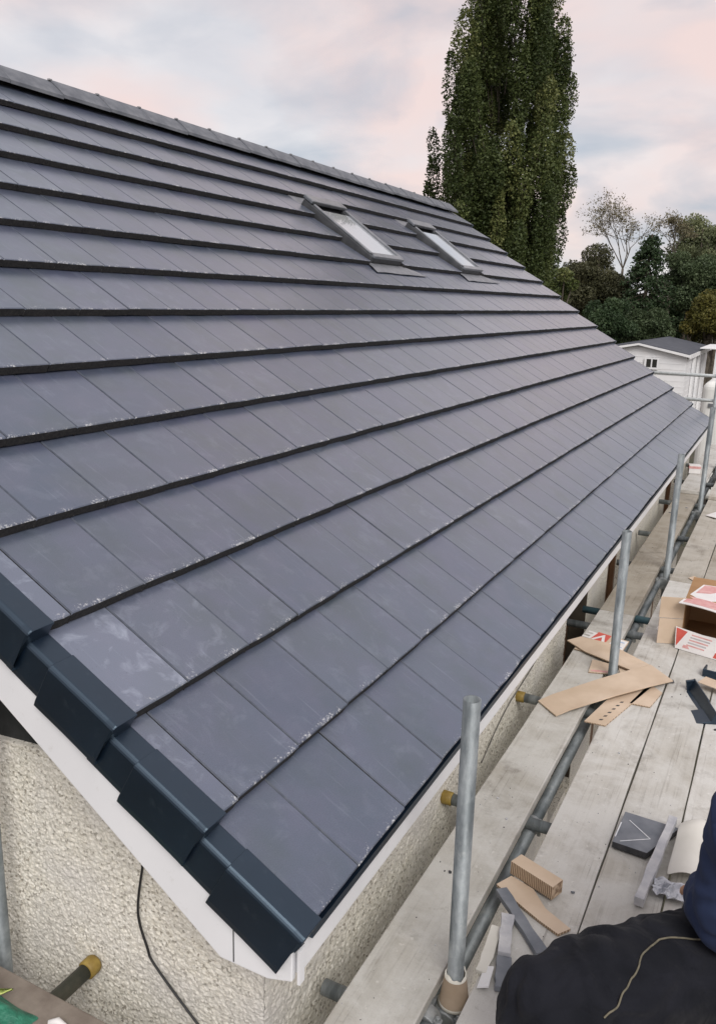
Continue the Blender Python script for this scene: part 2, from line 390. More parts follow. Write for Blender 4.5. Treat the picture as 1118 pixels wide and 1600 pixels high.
def leafm(name, a, b, c3):
    g = G(name); at = g.n('ShaderNodeAttribute'); at.attribute_name = 'rnd'
    r = g.n('ShaderNodeValToRGB'); e = r.color_ramp.elements; e[0].position = 0; e[1].position = 1
    e[0].color = (*a, 1); e[1].color = (*c3, 1); k = e.new(.55); k.color = (*b, 1); g.l(at.outputs['Fac'], r.inputs[0])
    g.set('Base Color', r.outputs[0]).set('Roughness', .55).set('Specular IOR Level', .3)
    tr = g.n('ShaderNodeBsdfTranslucent'); g.l(r.outputs[0], tr.inputs[0]); ms = g.n('ShaderNodeMixShader'); ms.inputs[0].default_value = .22
    g.l(g.b.outputs[0], ms.inputs[1]); g.l(tr.outputs[0], ms.inputs[2]); g.l(ms.outputs[0], g.o.inputs[0]); return g.m

# ================================================================== roof frame
TH = R(35.4203); GA = 0.34; TW = 0.30; ROOF_L = 10.73; NC = 14
S = Vector((-math.cos(TH), 0, math.sin(TH))); NV = Vector((math.sin(TH), 0, math.cos(TH))); YV = Vector((0, 1, 0))
def rp(y, v, n=0.0): return YV * y + S * v + NV * n
RF = Matrix.Identity(4)
for i, v in enumerate((YV, S, NV)):
    for j in range(3): RF[j][i] = v[j]
TILT = math.atan(0.040 / GA); TT = 0.035
def course_frame(y, k, jit=(0, 0, 0)):
    a = TILT + jit[0]
    s2 = S * math.cos(a) - NV * math.sin(a); n2 = S * math.sin(a) + NV * math.cos(a)
    m = Matrix.Identity(4)
    for i, v in enumerate((YV, s2, n2)):
        for j in range(3): m[j][i] = v[j]
    m = m @ Matrix.Rotation(jit[2], 4, 'Z')
    m.translation = rp(y, k * GA, jit[1]); return m
def pix(p):
    d = p - CAM; z = d.dot(c_fwd); f = 1300.73
    return (559 + f * d.dot(c_right) / z, 800 + f * d.dot(c_down) / z, z)

bung = empty('bungalow', (-3.95, 5.4, -3.0), 'cream pebbledash bungalow with new grey tiled roof and black verge caps', 'house')
VR = 4.85                                   # slope length to the apex
AP = rp(0, VR)                              # apex line
deck = MB()
pl = [rp(-.03, .02, -.085), rp(-.03, VR, -.085), rp(-.03, VR, -.16), rp(-.03, .02, -.16)]
deck.prism(pl, (0, ROOF_L + .02, 0))
XA = AP.x
back = [Vector((2 * XA - p.x, p.y, p.z)) for p in pl][::-1]
deck.prism(back, (0, ROOF_L + .02, 0))
roof = deck.build('roof', M['deck']); adopt(roof, bung)
BINV = Matrix.Translation(bung.location).inverted()
def under_roof(o): o.parent = roof; o.matrix_parent_inverse = Matrix.Identity(4)
# back slope covering
bk = MB(); bp = [rp(-.03, 0, -.0), rp(-.03, VR, -.0), rp(-.03, VR, -.08), rp(-.03, 0, -.08)]
bk.prism([Vector((2 * XA - p.x, p.y, p.z)) for p in bp][::-1], (0, ROOF_L + .02, 0))
o = bk.build('back_slope', M['ridge']); under_roof(o)

# --- tiles
def tile_geo(wd, ln, var):
    """one tile in its own frame: x across, y up the slope from the tail, z outward; chamfered arrises, nose slightly ragged"""
    rr = random.Random(var); ch = .0022; g_ = .0007; sc = min(.0042, wd * .1)
    x0, x1 = g_, wd - g_
    xs = [x0, x0 + sc] + [x0 + (x1 - x0) * f for f in (.3, .65)] + [x1 - sc, x1]; nx = 5
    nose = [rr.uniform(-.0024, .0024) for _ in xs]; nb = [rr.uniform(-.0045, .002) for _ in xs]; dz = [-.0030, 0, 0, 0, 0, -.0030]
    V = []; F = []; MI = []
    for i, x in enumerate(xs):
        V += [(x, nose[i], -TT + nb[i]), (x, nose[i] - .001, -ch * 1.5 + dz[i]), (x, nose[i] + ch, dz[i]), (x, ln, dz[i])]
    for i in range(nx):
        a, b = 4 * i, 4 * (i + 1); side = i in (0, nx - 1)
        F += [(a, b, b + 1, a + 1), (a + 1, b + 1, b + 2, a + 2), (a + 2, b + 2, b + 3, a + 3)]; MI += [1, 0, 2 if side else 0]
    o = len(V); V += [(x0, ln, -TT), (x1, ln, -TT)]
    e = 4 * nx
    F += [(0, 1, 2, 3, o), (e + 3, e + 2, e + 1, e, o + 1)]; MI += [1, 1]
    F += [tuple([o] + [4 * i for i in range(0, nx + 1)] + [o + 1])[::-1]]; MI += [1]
    return V, F, MI
def tile_mesh(wd, ln, var):
    V, F, MI = tile_geo(wd, ln, var)
    me = bpy.data.meshes.new('roof_tile'); me.from_pydata(V, [], F); me.polygons.foreach_set('material_index', MI)
    u = me.uv_layers.new(name='UVMap')
    for l in me.loops:
        c = me.vertices[l.vertex_index].co; u.data[l.index].uv = (c.x, c.y)
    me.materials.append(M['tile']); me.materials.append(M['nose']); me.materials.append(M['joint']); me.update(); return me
SKY = [(5.25, 5.89), (7.50, 8.13)]; SKV = (3.08, 3.93)
tiles = []
for k in range(NC):
    ln = .41 if k < NC - 1 else .40
    y = 0.0; first = .235 if k % 2 == 0 else .085
    cuts = [0.0]; yy = first
    while yy < ROOF_L - .04: cuts.append(yy); yy += TW
    cuts.append(ROOF_L)
    spans = [(cuts[i], cuts[i + 1], i == 0) for i in range(len(cuts) - 1)]
    if k in (9, 10, 11):
        out_ = []
        for a, b, fst in spans:
            segs = [(a, b)]
            for (sa, sb) in SKY:
                sa2, sb2 = sa - .035, sb + .035; ns = []
                for (p, q) in segs:
                    if q <= sa2 or p >= sb2: ns.append((p, q)); continue
                    if p < sa2: ns.append((p, sa2))
                    if q > sb2: ns.append((sb2, q))
                segs = ns
            out_ += [(p, q, fst) for p, q in segs if q - p > .02]
        spans = out_
    for a, b, fst in spans: tiles.append((k, a, b, ln, fst))
def vis_area(t):
    k, a, b, ln, _ = t
    c = pix(rp((a + b) / 2, (k + .5) * GA))
    if c[2] < .2 or not (-20 < c[0] < 1138 and -20 < c[1] < 1620): return 0
    pts = [pix(rp(yy, vv))[:2] for yy, vv in ((a, k * GA), (b, k * GA), (b, (k + 1) * GA), (a, (k + 1) * GA))]
    return abs(sum(pts[i][0] * pts[(i + 1) % 4][1] - pts[(i + 1) % 4][0] * pts[i][1] for i in range(4))) / 2
order = sorted(range(len(tiles)), key=lambda i: -vis_area(tiles[i]))
single = set(order[:300]); cache = {}
jv, jf, jm, juv, jr = [], [], [], [], []
dustmap = {0: .10, 1: .55, 2: 1.0, 3: .75, 4: 1.0, 5: .6}
for i, (k, a, b, ln, fst) in enumerate(tiles):
    jit = (random.uniform(-.0035, .0035), random.uniform(-.0012, .0012), random.uniform(-.0012, .0012))
    fr = course_frame(a, k, jit); wd = round(b - a, 3); var = random.randrange(7)
    if i in single:
        key = (wd, ln, var)
        if key not in cache: cache[key] = tile_mesh(*key)
        o = link('roof_tile', cache[key]); under_roof(o); o.matrix_basis = fr
        d = dustmap.get(k, .4) if fst else random.choice((0, 0, 0, .05, .12, .0, .08))
        if (k, round(a, 3)) == (2, .235): d = .35
        o.color = (d, 0, 0, 1)
    else:
        V, F, MI = tile_geo(wd, ln, var); off = len(jv); rr = random.random()
        jv += [tuple(fr @ Vector(p)) for p in V]; jr += [rr] * len(V)
        for f in F: jf.append(tuple(off + q for q in f)); juv += [(V[q][0], V[q][1]) for q in f]
        jm += MI
me = bpy.data.meshes.new('distant_tiles'); me.from_pydata(jv, [], jf); me.polygons.foreach_set('material_index', jm)
u = me.uv_layers.new(name='UVMap'); u.data.foreach_set('uv', np.array(juv, dtype=np.float32).ravel())
at = me.attributes.new('rnd', 'FLOAT', 'POINT'); at.data.foreach_set('value', np.array(jr, dtype=np.float32))
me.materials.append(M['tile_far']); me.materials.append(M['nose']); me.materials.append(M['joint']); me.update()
o = link('distant_tiles', me); under_roof(o); o['kind'] = 'stuff'

# --- ridge tiles
def ridge_mesh(L, step):
    b = MB(); hw = .135; n = 9
    def sec(off):
        pts = []
        for i in range(n):
            t = -1 + 2 * i / (n - 1); x = t * hw
            z = -abs(x) * math.tan(TH) * .93 + .018 * (1 - t * t) + off
            pts.append((x, z))
        return pts
    o_ = sec(.024); i_ = sec(.002)
    ring = o_ + i_[::-1]
    rr = []
    for y, s in ((0, 1.0), (.004, 1.0), (L - .03, 1.0), (L, .99)):
        rr.append([(p[0] * s, y, p[1] + (.004 if y < .01 else 0)) for p in ring])
    b.rings(rr, 0, False, True); me = b.mesh('ridge_tile'); me.materials.append(M['ridge']); return me
RL = ROOF_L / 24
rme = ridge_mesh(RL - .004, 0)
cl = MB(); cl.box(-.009, .009, -.014, .014, 0, .010); cme = cl.mesh('ridge_clip'); cme.materials.append(M['clip'])
for i in range(24):
    o = link('ridge_tile', rme); under_roof(o)
    o.matrix_basis = Matrix.Translation((XA, i * RL - .02, AP.z + random.uniform(-.003, .003) - .004)) @ Matrix.Rotation(random.uniform(-.006, .006), 4, 'Z')
    if i > 4:
        c = link('ridge_clip', cme); under_roof(c); c.matrix_basis = Matrix.Translation((XA + .01, i * RL - .022, AP.z + .034))

# --- dry verge caps, near verge: lower body, narrower neck tucked under the cap above
def cap_mesh(neck=True):
    b = MB()
    def sec(y, d, drop, flr):
        # x outward is -Y of the house: x from 0 (tile side) to -.078
        xo = -.071 + d; t = .008 - d * .5
        pts = [(.012, t)]
        for a in (90, 110, 130, 150, 170, 180):
            pts.append((xo + .016 + .016 * math.cos(R(a)), t - .016 + .016 * math.sin(R(a))))
        pts += [(xo - flr, -drop + .02), (xo - flr + .003, -drop)]
        inn = [(xo + .03, -drop), (xo + .03, -.03), (.012, t - .006)]
        return [(p[0], y, p[1]) for p in pts + inn]
    L = GA
    rr = [sec(-.012, -.002, .132, .002), sec(-.006, -.003, .140, .002), sec(.02, -.001, .142, .001), sec(.12, .0, .142, 0), sec(L - .105, .0, .142, 0)]
    # rounded lower end of the face
    rr[0] = [(p[0], p[1] + (.022 if p[2] < -.1 else 0), p[2]) for p in rr[0]]
    b.rings(rr, 0, False, True)
    rr = [sec(L - .107, .009, .122, 0), sec(L + .03, .011, .120, 0)]
    b.rings(rr, 0, False, True)
    # end face of the nose, closing on the tile tail
    b.box(-.045, .010, -.010, .004, -.040, .002)
    me = b.mesh('verge_cap'); me.materials.append(M['cap'])
    return me
capm = cap_mesh()
for k in range(NC):
    o = link('verge_cap', capm); under_roof(o); o.matrix_basis = course_frame(0, k, (random.uniform(-.004, .004), 0, random.uniform(-.004, .004)))
    bevel(o, .002, 2)
    o2 = link('verge_cap', capm); under_roof(o2); o2.matrix_basis = Matrix.Translation(NV * -.012) @ course_frame(ROOF_L, k) @ Matrix.Diagonal((-1, 1, 1, 1)); o2.name = 'verge_cap'
    bevel(o2, .002, 1)

# --- skylights
for (ya, yb) in SKY:
    sk = MB(); va, vb = SKV
    # dark side gutters down in the tiles
    sk.obox(RF, ya - .034, yb + .034, va - .01, vb + .10, -.075, -.052)
    skl = sk.build('skylight', M['alu_dark']); adopt(skl, bung)
    fr = MB()
    def bar(y0, y1, v0, v1, n0, n1): fr.obox(RF, y0, y1, v0, v1, n0 - .014, n1 - .014)
    bar(ya, ya + .055, va, vb, -.07, .040); bar(yb - .055, yb, va, vb, -.07, .040)
    bar(ya + .055, yb - .055, va, va + .03, -.07, .030); bar(ya + .055, yb - .055, vb - .04, vb, -.07, .035)
    f = fr.build('window_frame', M['alu_dark']); f.parent = skl; bevel(f, .004)
    fr = MB()
    bar(ya + .012, ya + .046, va + .01, vb - .10, .0405, .058); bar(yb - .046, yb - .012, va + .01, vb - .10, .0405, .062)
    bar(ya + .012, yb - .012, va - .012, va + .050, .032, .058)
    s2 = fr.build('sash', M['alu']); s2.parent = skl; bevel(s2, .006)
    fr = MB(); bar(ya - .004, yb + .004, vb - .09, vb + .02, .045, .078)
    h = fr.build('hood', M['alu']); h.parent = skl; bevel(h, .008)
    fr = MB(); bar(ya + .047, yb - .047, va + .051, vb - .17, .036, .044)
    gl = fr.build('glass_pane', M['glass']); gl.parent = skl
    fr = MB(); bar(ya + .056, yb - .056, vb - .205, vb - .041, .004, .012)
    bl = fr.build('hood_gap_strip', M['alu_dark']); bl.parent = skl  # dark strip filling the gap below the hood
    # lead apron over the course below
    ap = MB(); segs = 7; v_t, v_b = va - .004, va - .165
    top = [rp(ya - .04 + (yb - ya + .08) * i / segs, v_t, -.030) for i in range(segs + 1)]
    bot = [rp(ya - .13 + (yb - ya + .46) * i / segs, v_b + random.uniform(-.006, .006), -.0125 + random.uniform(-.001, .003)) for i in range(segs + 1)]
    mid = [(a.lerp(b_, .5)) + NV * .004 for a, b_ in zip(top, bot)]
    rows = [top, mid, bot]
    vv = [p for r_ in rows for p in r_] + [p - NV * .004 for r_ in rows for p in r_]
    n = segs + 1; ff = []
    for r_ in range(2):
        for i in range(segs):
            a = r_ * n + i; ff.append((a, a + n, a + n + 1, a + 1)); b_ = a + 3 * n; ff.append((b_, b_ + 1, b_ + n + 1, b_ + n))
    for i in range(segs): a = 2 * n + i; ff.append((a, a + 3 * n, a + 3 * n + 1, a + 1))
    ap.add(vv, ff, 0, False); a_o = ap.build('flashing_apron', M['lead']); a_o.parent = skl
    ft = MB(); ft.obox(RF, ya - .030, yb + .030, vb + .003, vb + .14, -.06, -.034); t_o = ft.build('head_flashing', M['lead']); t_o.parent = skl

# --- walls, fascia, barge
WX, WY = -.22, .12; ZG = -3.0; YE = ROOF_L - .12
def pebble_patch(nx, nz, dens, seed):
    """height field of rounded stones"""
    r_ = np.random.default_rng(seed); h = np.zeros((nz, nx))
    for _ in range(dens):
        cx, cz = r_.uniform(0, nx), r_.uniform(0, nz); ra = r_.uniform(.9, 1.9); hh = r_.uniform(.5, 1.0)
        x0, x1 = max(0, int(cx - ra)), min(nx, int(cx + ra) + 2); z0, z1 = max(0, int(cz - ra)), min(nz, int(cz + ra) + 2)
        X, Z = np.meshgrid(np.arange(x0, x1), np.arange(z0, z1)); d = ((X - cx) ** 2 + (Z - cz) ** 2) / ra ** 2
        h[z0:z1, x0:x1] = np.maximum(h[z0:z1, x0:x1], hh * np.sqrt(np.clip(1 - d, 0, 1)))
    return h
def height_wall(name, origin, ux, width, height, cell, normal, relief, dens, seed, mat):
    nx, nz = int(width / cell), int(height / cell); h = pebble_patch(nx, nz, int(nx * nz * dens), seed)
    gx, gz = np.meshgrid(np.arange(nx) * cell, np.arange(nz) * cell); P = np.zeros((nz, nx, 3))
    for a in range(3): P[..., a] = origin[a] + ux[a] * gx + normal[a] * h * relief
    P[..., 2] += gz
    idx = np.arange(nx * nz).reshape(nz, nx); q = np.stack([idx[:-1, :-1], idx[:-1, 1:], idx[1:, 1:], idx[1:, :-1]], -1).reshape(-1, 4)
    me = bpy.data.meshes.new(name); me.vertices.add(nx * nz); me.vertices.foreach_set('co', P.astype(np.float32).ravel())
    me.loops.add(q.size); me.loops.foreach_set('vertex_index', q.ravel().astype(np.int32)); me.polygons.add(len(q))
    me.polygons.foreach_set('loop_start', np.arange(0, q.size, 4, dtype=np.int32)); me.polygons.foreach_set('loop_total', np.full(len(q), 4, dtype=np.int32))
    me.polygons.foreach_set('use_smooth', np.ones(len(q), dtype=bool)); me.update(calc_edges=True); me.materials.append(mat)
    o = link(name, me); adopt(o, bung); return o
BX = 2 * XA - WX
height_wall('render_coat', (-1.75, WY - .004, -1.0), (1, 0, 0), 1.75 + WX + .008, 1.085, (.0038), (0, -1, 0), .0055, .26, 3, M['pebble'])
height_wall('render_coat', (WX + .004, WY - .010, -1.0), (0, 1, 0), 3.49, .93, .0055, (1, 0, 0), .005, .26, 4, M['pebble'])
g1 = MB(); g1.prism([(BX, WY, ZG), (WX, WY, ZG), (WX, WY, .08), (-1.06, WY, .095), (-1.3, WY, .075), (BX, WY, .075)], (0, .25, 0))
o = g1.build('gable_wall', M['pebble']); adopt(o, bung)
g2 = MB(); zt = AP.z - .22
g2.prism([(BX, WY + .02, .074), (-.42, WY + .02, .074), (XA, WY + .02, zt)], (0, .2, 0)); o = g2.build('gable_membrane', M['felt']); adopt(o, bung)
g3 = MB(); g3.prism([(BX, YE - .25, ZG), (WX, YE - .25, ZG), (WX, YE - .25, .05), (XA, YE - .25, zt), (BX, YE - .25, .05)], (0, .25, 0))
o = g3.build('gable_wall', M['pebble']); adopt(o, bung)
# eaves wall: piers between window and door openings
def pier(y0, y1, z0=ZG, z1=-.08):
    b = MB(); b.box(WX - .28, WX, y0, y1, z0, z1); o = b.build('eaves_wall', M['pebble']); adopt(o, bung); return o
pier(WY + .25, 3.60); pier(4.27, 4.98); pier(6.1, 8.25); pier(9.9, YE - .25)
for (y0, y1, ms) in ((3.60, 4.27, 'recess'), (4.98, 6.1, 'door_wood'), (8.25, 9.9, 'door_wood')):
    b = MB(); b.box(WX - .26, WX - .16, y0 + .002, y1 - .002, ZG + (.9 if ms == 'recess' else 0), -.20)
    wo = b.build('recess_panel' if ms == 'recess' else 'door', M[ms]); adopt(wo, bung)
    b = MB(); b.box(WX - .27, WX - .01, y0 + .001, y1 - .001, -.20, -.081); li = b.build('lintel', M['pebble']); adopt(li, bung)
    for yy in (y0 + .004, y1 - .064):
        b = MB(); b.box(WX - .158, WX - .12, yy, yy + .06, -2.0, -.205); fo = b.build('frame_post', M['door_wood']); fo.parent = wo
    if ms == 'recess':
        b = MB(); b.box(WX - .155, WX - .004, y1 - .014, y1 - .003, -2.0, -.205); fo = b.build('reveal', M['recess']); fo.parent = wo  # dark sheet added over the rendered side of the pier
        b = MB(); b.box(WX - .28, WX - .02, y0 + .002, y1 - .002, ZG, -2.1); li = b.build('eaves_wall', M['pebble']); adopt(li, bung)
b = MB(); b.box(BX - .0, BX + .28, WY + .25, YE - .25, ZG, .05); o = b.build('back_wall', M['pebble']); adopt(o, bung)
# soffit, fascia, barge boards
b = MB(); b.box(-.26, -.034, -.035, ROOF_L + .03, -.126, -.114); o = b.build('soffit', M['upvc']); adopt(o, bung)
b = MB(); b.box(-.036, -.021, -.030, ROOF_L + .028, -.142, -.050); o = b.build('fascia', M['upvc']); adopt(o, bung); bevel(o, .003)
b = MB(); b.box(-.020, -.006, .003, ROOF_L - .003, -.056, -.034); o = b.build('eaves_tray', M['cap']); adopt(o, bung)
def barge(y0, y1):
    b = MB(); n0, n1 = -.145, -.280
    def q(v, n): return S * v + NV * n
    lo0 = q(0, n1); # lower edge line; stop it where it meets the box end
    t = (-.172 - n1 * NV.z) / S.z
    P = [q(t, n1) , q(VR, n1), q(VR, -.06), q(.06, -.06), q(.0, -.045)]
    P = [p for p in P]
    # foot of the board: squared box end at the eaves
    P = [P[0], P[1], P[2], P[3], Vector((-.030, 0, -.045)), Vector((-.030, 0, -.150)), Vector((-.10, 0, -.172))]
    b.prism([(p.x, y0, p.z) for p in P][::1], (0, y1 - y0, 0)); o = b.build('barge_board', M['upvc']); adopt(o, bung); bevel(o, .003)
    return o
bb = barge(-.052, -.034); barge(ROOF_L + .034, ROOF_L + .052)
b = MB(); b.box(-.2015, -.1985, -.0535, -.0515, -.165, -.06); o = b.build('joint_strip', M['alu_dark']); o.parent = bb
b = MB(); b.box(-.0155, -.008, -.052, -.030, -.150, -.055); o = b.build('corner_trim', M['upvc']); adopt(o, bung)
b = MB()
b.prism([rp(-.034, .25, -.278), rp(-.034, VR, -.278), rp(-.034, VR, -.270), rp(-.034, .25, -.270)], (0, .20, 0)); o = b.build('verge_soffit', M['upvc']); adopt(o, bung)

# ================================================================== ground and sky line
gm = MB(); gm.box(-400, 400, -300, 700, -3.3, ZG); o = gm.build('ground', M['ground']); tag(o, kind='structure')

# ================================================================== scaffold
PZ = -.5; BT = .038; RT = .02415
scf = empty('scaffold', (.2, 5, ZG), 'galvanised tube scaffold along the eaves beside the grey roof', 'scaffold')
def std(x, y, top, lean=(0, 0), bottom=ZG):
    b = MB(); d = Vector((lean[0], lean[1], top - bottom))
    b.hollow((x - lean[0] * .8, y - lean[1] * .8, bottom), (x + lean[0] * .2, y + lean[1] * .2, top), RT, RT - .0035, 24)
    o = b.build('standard', M['galv']); adopt(o, scf); return o
def tubep(name, a, b_, mat='galv', r=RT):
    b = MB(); b.tube([a, b_], r, 18); o = b.build(name, M[mat]); adopt(o, scf); return o
std(.205, .48, .43, (.0, -.06)); std(.207, 2.86, .335, (.0, -.16)); std(.207, 5.06, .40, (0, 0)); std(.207, 7.55, .50, (0, -.12)); std(.207, 9.6, .42)
std(1.28, .2, 1.2); std(1.28, 2.9, 1.2); std(1.28, 5.1, 1.2); std(1.28, 7.4, 1.2); std(1.28, 9.6, 1.2)
ZT = PZ - BT - RT - .001; ZL = ZT - 2 * RT
tubep('ledger', (.157, -1.2, ZL), (.157, 11.4, ZL)); tubep('ledger', (1.232, -1.2, ZL), (1.232, 11.4, ZL))
def coupler(x, y, z, mat='coupler', s=1.0):
    b = MB()
    b.tube([(x, y - .022 * s, z), (x, y + .022 * s, z)], .036 * s, 14); b.box(x - .045 * s, x - .03 * s, y - .02 * s, y + .02 * s, z - .04 * s, z + .025 * s)
    b.tube([(x + .036 * s, y - .012, z - .03), (x + .036 * s, y - .012, z + .045)], .008, 8); b.tube([(x + .036 * s, y - .012, z + .02), (x + .036 * s, y - .012, z + .034)], .015, 6)
    b.tube([(x - .04, y + .02, z + .01), (x - .04, y + .055, z + .012)], .009, 8); b.tube([(x - .04, y + .03, z + .011), (x - .04, y + .043, z + .011)], .016, 6)
    o = b.build('coupler', M[mat]); adopt(o, scf); bevel(o, .003); return o
for i, (y, mt, capc, x0) in enumerate(((1.46, 'galv', 'yellow', -.205), (2.52, 'galv', 'yellow', -.205), (3.72, 'galv', 'blue_tube', -.36), (4.02, 'blue_tube', None, -.20), (5.25, 'galv', None, -.2), (6.30, 'galv', None, -.2), (7.75, 'galv', None, -.25), (9.0, 'galv', None, -.22), (10.2, 'galv', None, -.22), (.35, 'galv', None, -.16))):
    t = tubep('transom', (x0, y, ZT), (1.35, y, ZT), mt)
    if capc == 'yellow':
        b = MB(); rr = []
        for xx, rd in ((x0 - .012, RT + .002), (x0 - .008, RT + .005), (x0 + .030, RT + .0045), (x0 + .034, RT + .001)): rr.append([(xx, y + rd * math.cos(2 * math.pi * q / 16), ZT + rd * math.sin(2 * math.pi * q / 16)) for q in range(16)])
        b.rings(rr, 0, True, True); c = b.build('end_cap', M['yellow']); c.parent = t
    coupler(.157, y + .03, ZL + .02, 'coupler_pale' if y in (3.72, 4.02, 6.30) else 'coupler')
for y in (.48, 2.86, 5.06, 7.55, 9.6): coupler(.19, y - .02, ZL + .004, 'coupler', 1.25); coupler(.185, y + .06, ZL - .03, 'coupler', 1.1)
coupler(.15, .40, ZL + .03, 'coupler', 1.2)
# end guard rails beyond the far gable
tubep('guard_rail', (-1.15, 11.5, .525), (1.6, 11.45, .535), 'coupler_pale'); tubep('guard_rail', (-.75, 11.5, .178), (1.6, 11.45, .185), 'coupler_pale')
std(-.05, 11.44, 1.9); std(1.28, 11.4, 1.2)
# gable side
tubep('transom', (-.845, .095, -.585), (-.845, -.9, -.585), 'dark_tube')
b = MB(); b.tube([(-.845, .108, -.585), (-.845, .100, -.585), (-.845, .068, -.585), (-.845, .064, -.585)], [RT + .002, RT + .006, RT + .006, RT + .001], 16); o = b.build('end_cap', M['yellow']); adopt(o, scf)
std(-1.135, .005, .9); tubep('ledger', (-2.4, -.2, -.64), (-.2, -.2, -.64))

# --- boards
def sboard(x0, x1, y0, y1, zt, label, color, along='y', group='scaffold boards laid along the eaves', seed=0, mat='board', bands=True):
    rr = random.Random(seed); b = MB(); L = y1 - y0; n = max(4, int(L / .3)); rings = []
    for i in range(n + 1):
        y = y0 + L * i / n; w0 = rr.uniform(-.0018, .0018); w1 = rr.uniform(-.0018, .0018); dz = rr.uniform(-.0012, .0012)
        rings.append([(x0 + w0 + .002, y, zt - BT + dz), (x1 + w1 - .002, y, zt - BT + dz), (x1 + w1 - .002, y, zt + dz + rr.uniform(-.001, .001)), (x0 + w0 + .002, y, zt + dz)])
    cx, cy = (x0 + x1) / 2, y0
    rings = [[(p[0] - cx, p[1] - cy, p[2] - zt) for p in r_] for r_ in rings]
    b.rings(rings, 0, False, True)
    o = b.build('scaffold_board', M[mat]); o.location = (cx, cy, zt)
    if along == 'x': o.rotation_euler = (0, 0, math.pi / 2)
    o.color = (*color, 1); bevel(o, .004, 2)
    tag(o, label, 'board', group)
    return o
LITE = (.97, .97, .965); MIDC = (.90, .87, .83); WARM = (.76, .70, .62); DARK = (.66, .63, .60)
sboard(-.070, .157, -.9, 3.90, PZ, 'long grey scaffold board running beside the wall, nearest the camera', (.90, .90, .89), seed=1)
sboard(-.072, .150, 3.915, 8.25, PZ, 'stained brown scaffold board next to the wall in the middle of the run', (.62, .575, .51), seed=2)
sboard(-.065, .160, 8.02, 11.6, PZ + .040, 'far scaffold board next to the wall, end lapped over its neighbour', (.95, .95, .95), seed=3)
xs = [.253, .478, .704, .930]
nm = ['first', 'second', 'third', 'fourth']
for i, x in enumerate(xs):
    e = 4.80 + (.0, .02, -.5, .3)[i]
    sboard(x, x + .223, -.9 + .1 * i, e, PZ, 'pale dusty near scaffold board, %s out from the tube gap' % nm[i], (LITE, (.92, .92, .91), LITE, MIDC)[i], seed=10 + i)
    sboard(x, x + .223, e + .006, 8.0 + .1 * i, PZ, 'weathered middle scaffold board, %s out from the tube gap' % nm[i], ((.76, .73, .68), (.68, .64, .58), (.78, .75, .70), WARM)[i], seed=20 + i)
    sboard(x, x + .223, 7.85 + .1 * i, 11.6, PZ + .040, 'farthest lapped scaffold board, %s out from the tube gap' % nm[i], (MIDC, MIDC, WARM, WARM)[i], seed=30 + i)
# gable-side boards
def xboard(y0, y1, label, color, seed):
    b = sboard(-y1, -y0, -2.6, -.30, PZ, label, color, seed=seed, group='boards laid along the gable', mat='rubber_board')
    b.rotation_euler = (0, 0, -math.pi / 2); b.location = (-2.6, (y0 + y1) / 2, PZ)
xboard(-.327, -.102, 'dirty brown board at the bottom left, along the gable wall', (1, 1, 1), 41)
xboard(-.555, -.330, 'brown board under the green bag by the gable', (1, 1, 1), 42)

# ================================================================== loose things
def sheet(name, pts, th, mats, label, cat, group=None, side=None, bv=0):
    b = MB(); c = Vector((sum(p[0] for p in pts) / len(pts), sum(p[1] for p in pts) / len(pts), min(p[2] for p in pts)))
    b.slab([Vector(p) - c for p in pts], th, 0, side); o = b.build(name, mats); o.location = c
    if bv: bevel(o, bv)
    return tag(o, label, cat, group)
def prt(parent, name, pts, th, mat):
    b = MB(); b.slab([Vector(p) - parent.location for p in pts], th); o = b.build(name, M[mat]); o.parent = parent; return o
zb = PZ
cg = 'torn cardboard on the boards'
# long strip with a crease, on top of the heap
p0 = [(-.066, 2.375, zb + .012), (.054, 2.261, zb + .014), (.51, 2.923, zb + .034), (.374, 3.071, zb + .036)]
b = MB(); A, B_, C_, D = [Vector(p) for p in p0]; rows = []
for t, dz in ((0, 0), (.12, .010), (.13, .010), (.5, .014), (.8, .008), (1, 0)):
    rows.append((A.lerp(D, t) + Vector((0, 0, dz)), B_.lerp(C_, t) + Vector((0, 0, dz))))
o_ = Vector((.2, 2.6, zb)); rr = [[a - o_, b2 - o_, b2 - o_ - Vector((0, 0, .006)), a - o_ - Vector((0, 0, .006))] for a, b2 in rows]
b.rings(rr, 0, False, True); o = b.build('cardboard_strip', M['card']); o.location = o_; tag(o, 'long creased cardboard strip lying across the gap by the second tube', 'cardboard', cg)
o = sheet('cardboard_piece', [(.185, 2.285, zb + .008), (.284, 2.292, zb + .008), (.42, 2.86, zb + .008), (.30, 2.92, zb + .008)], .006, [M['card'], M['corr']], 'perforated cardboard piece poking out below the long strip', 'cardboard', cg, 1)
for i in range(6):
    t = i / 5; x = .245 + .055 * t; y = 2.33 + .24 * t; prt(o, 'perforation', [(x, y, zb + .0092), (x + .014, y + .006, zb + .0092), (x + .018, y + .020, zb + .0092), (x + .004, y + .014, zb + .0092)], .001, 'slate_side')
sheet('cardboard_piece', [(.345, 2.592, zb + .008), (.443, 2.601, zb + .008), (.475, 2.80, zb + .008), (.40, 2.88, zb + .008)], .006, [M['card'], M['corr']], 'small cardboard corner sticking out right of the perforated piece', 'cardboard', cg, 1)
sheet('cardboard_piece', [(.24, 2.93, zb + .004), (.36, 2.93, zb + .014), (.385, 3.08, zb + .014), (.28, 3.13, zb + .010), (.20, 3.05, zb + .012)], .005, [M['card'], M['corr']], 'pale cardboard scrap under the far end of the long strip', 'cardboard', cg, 1)
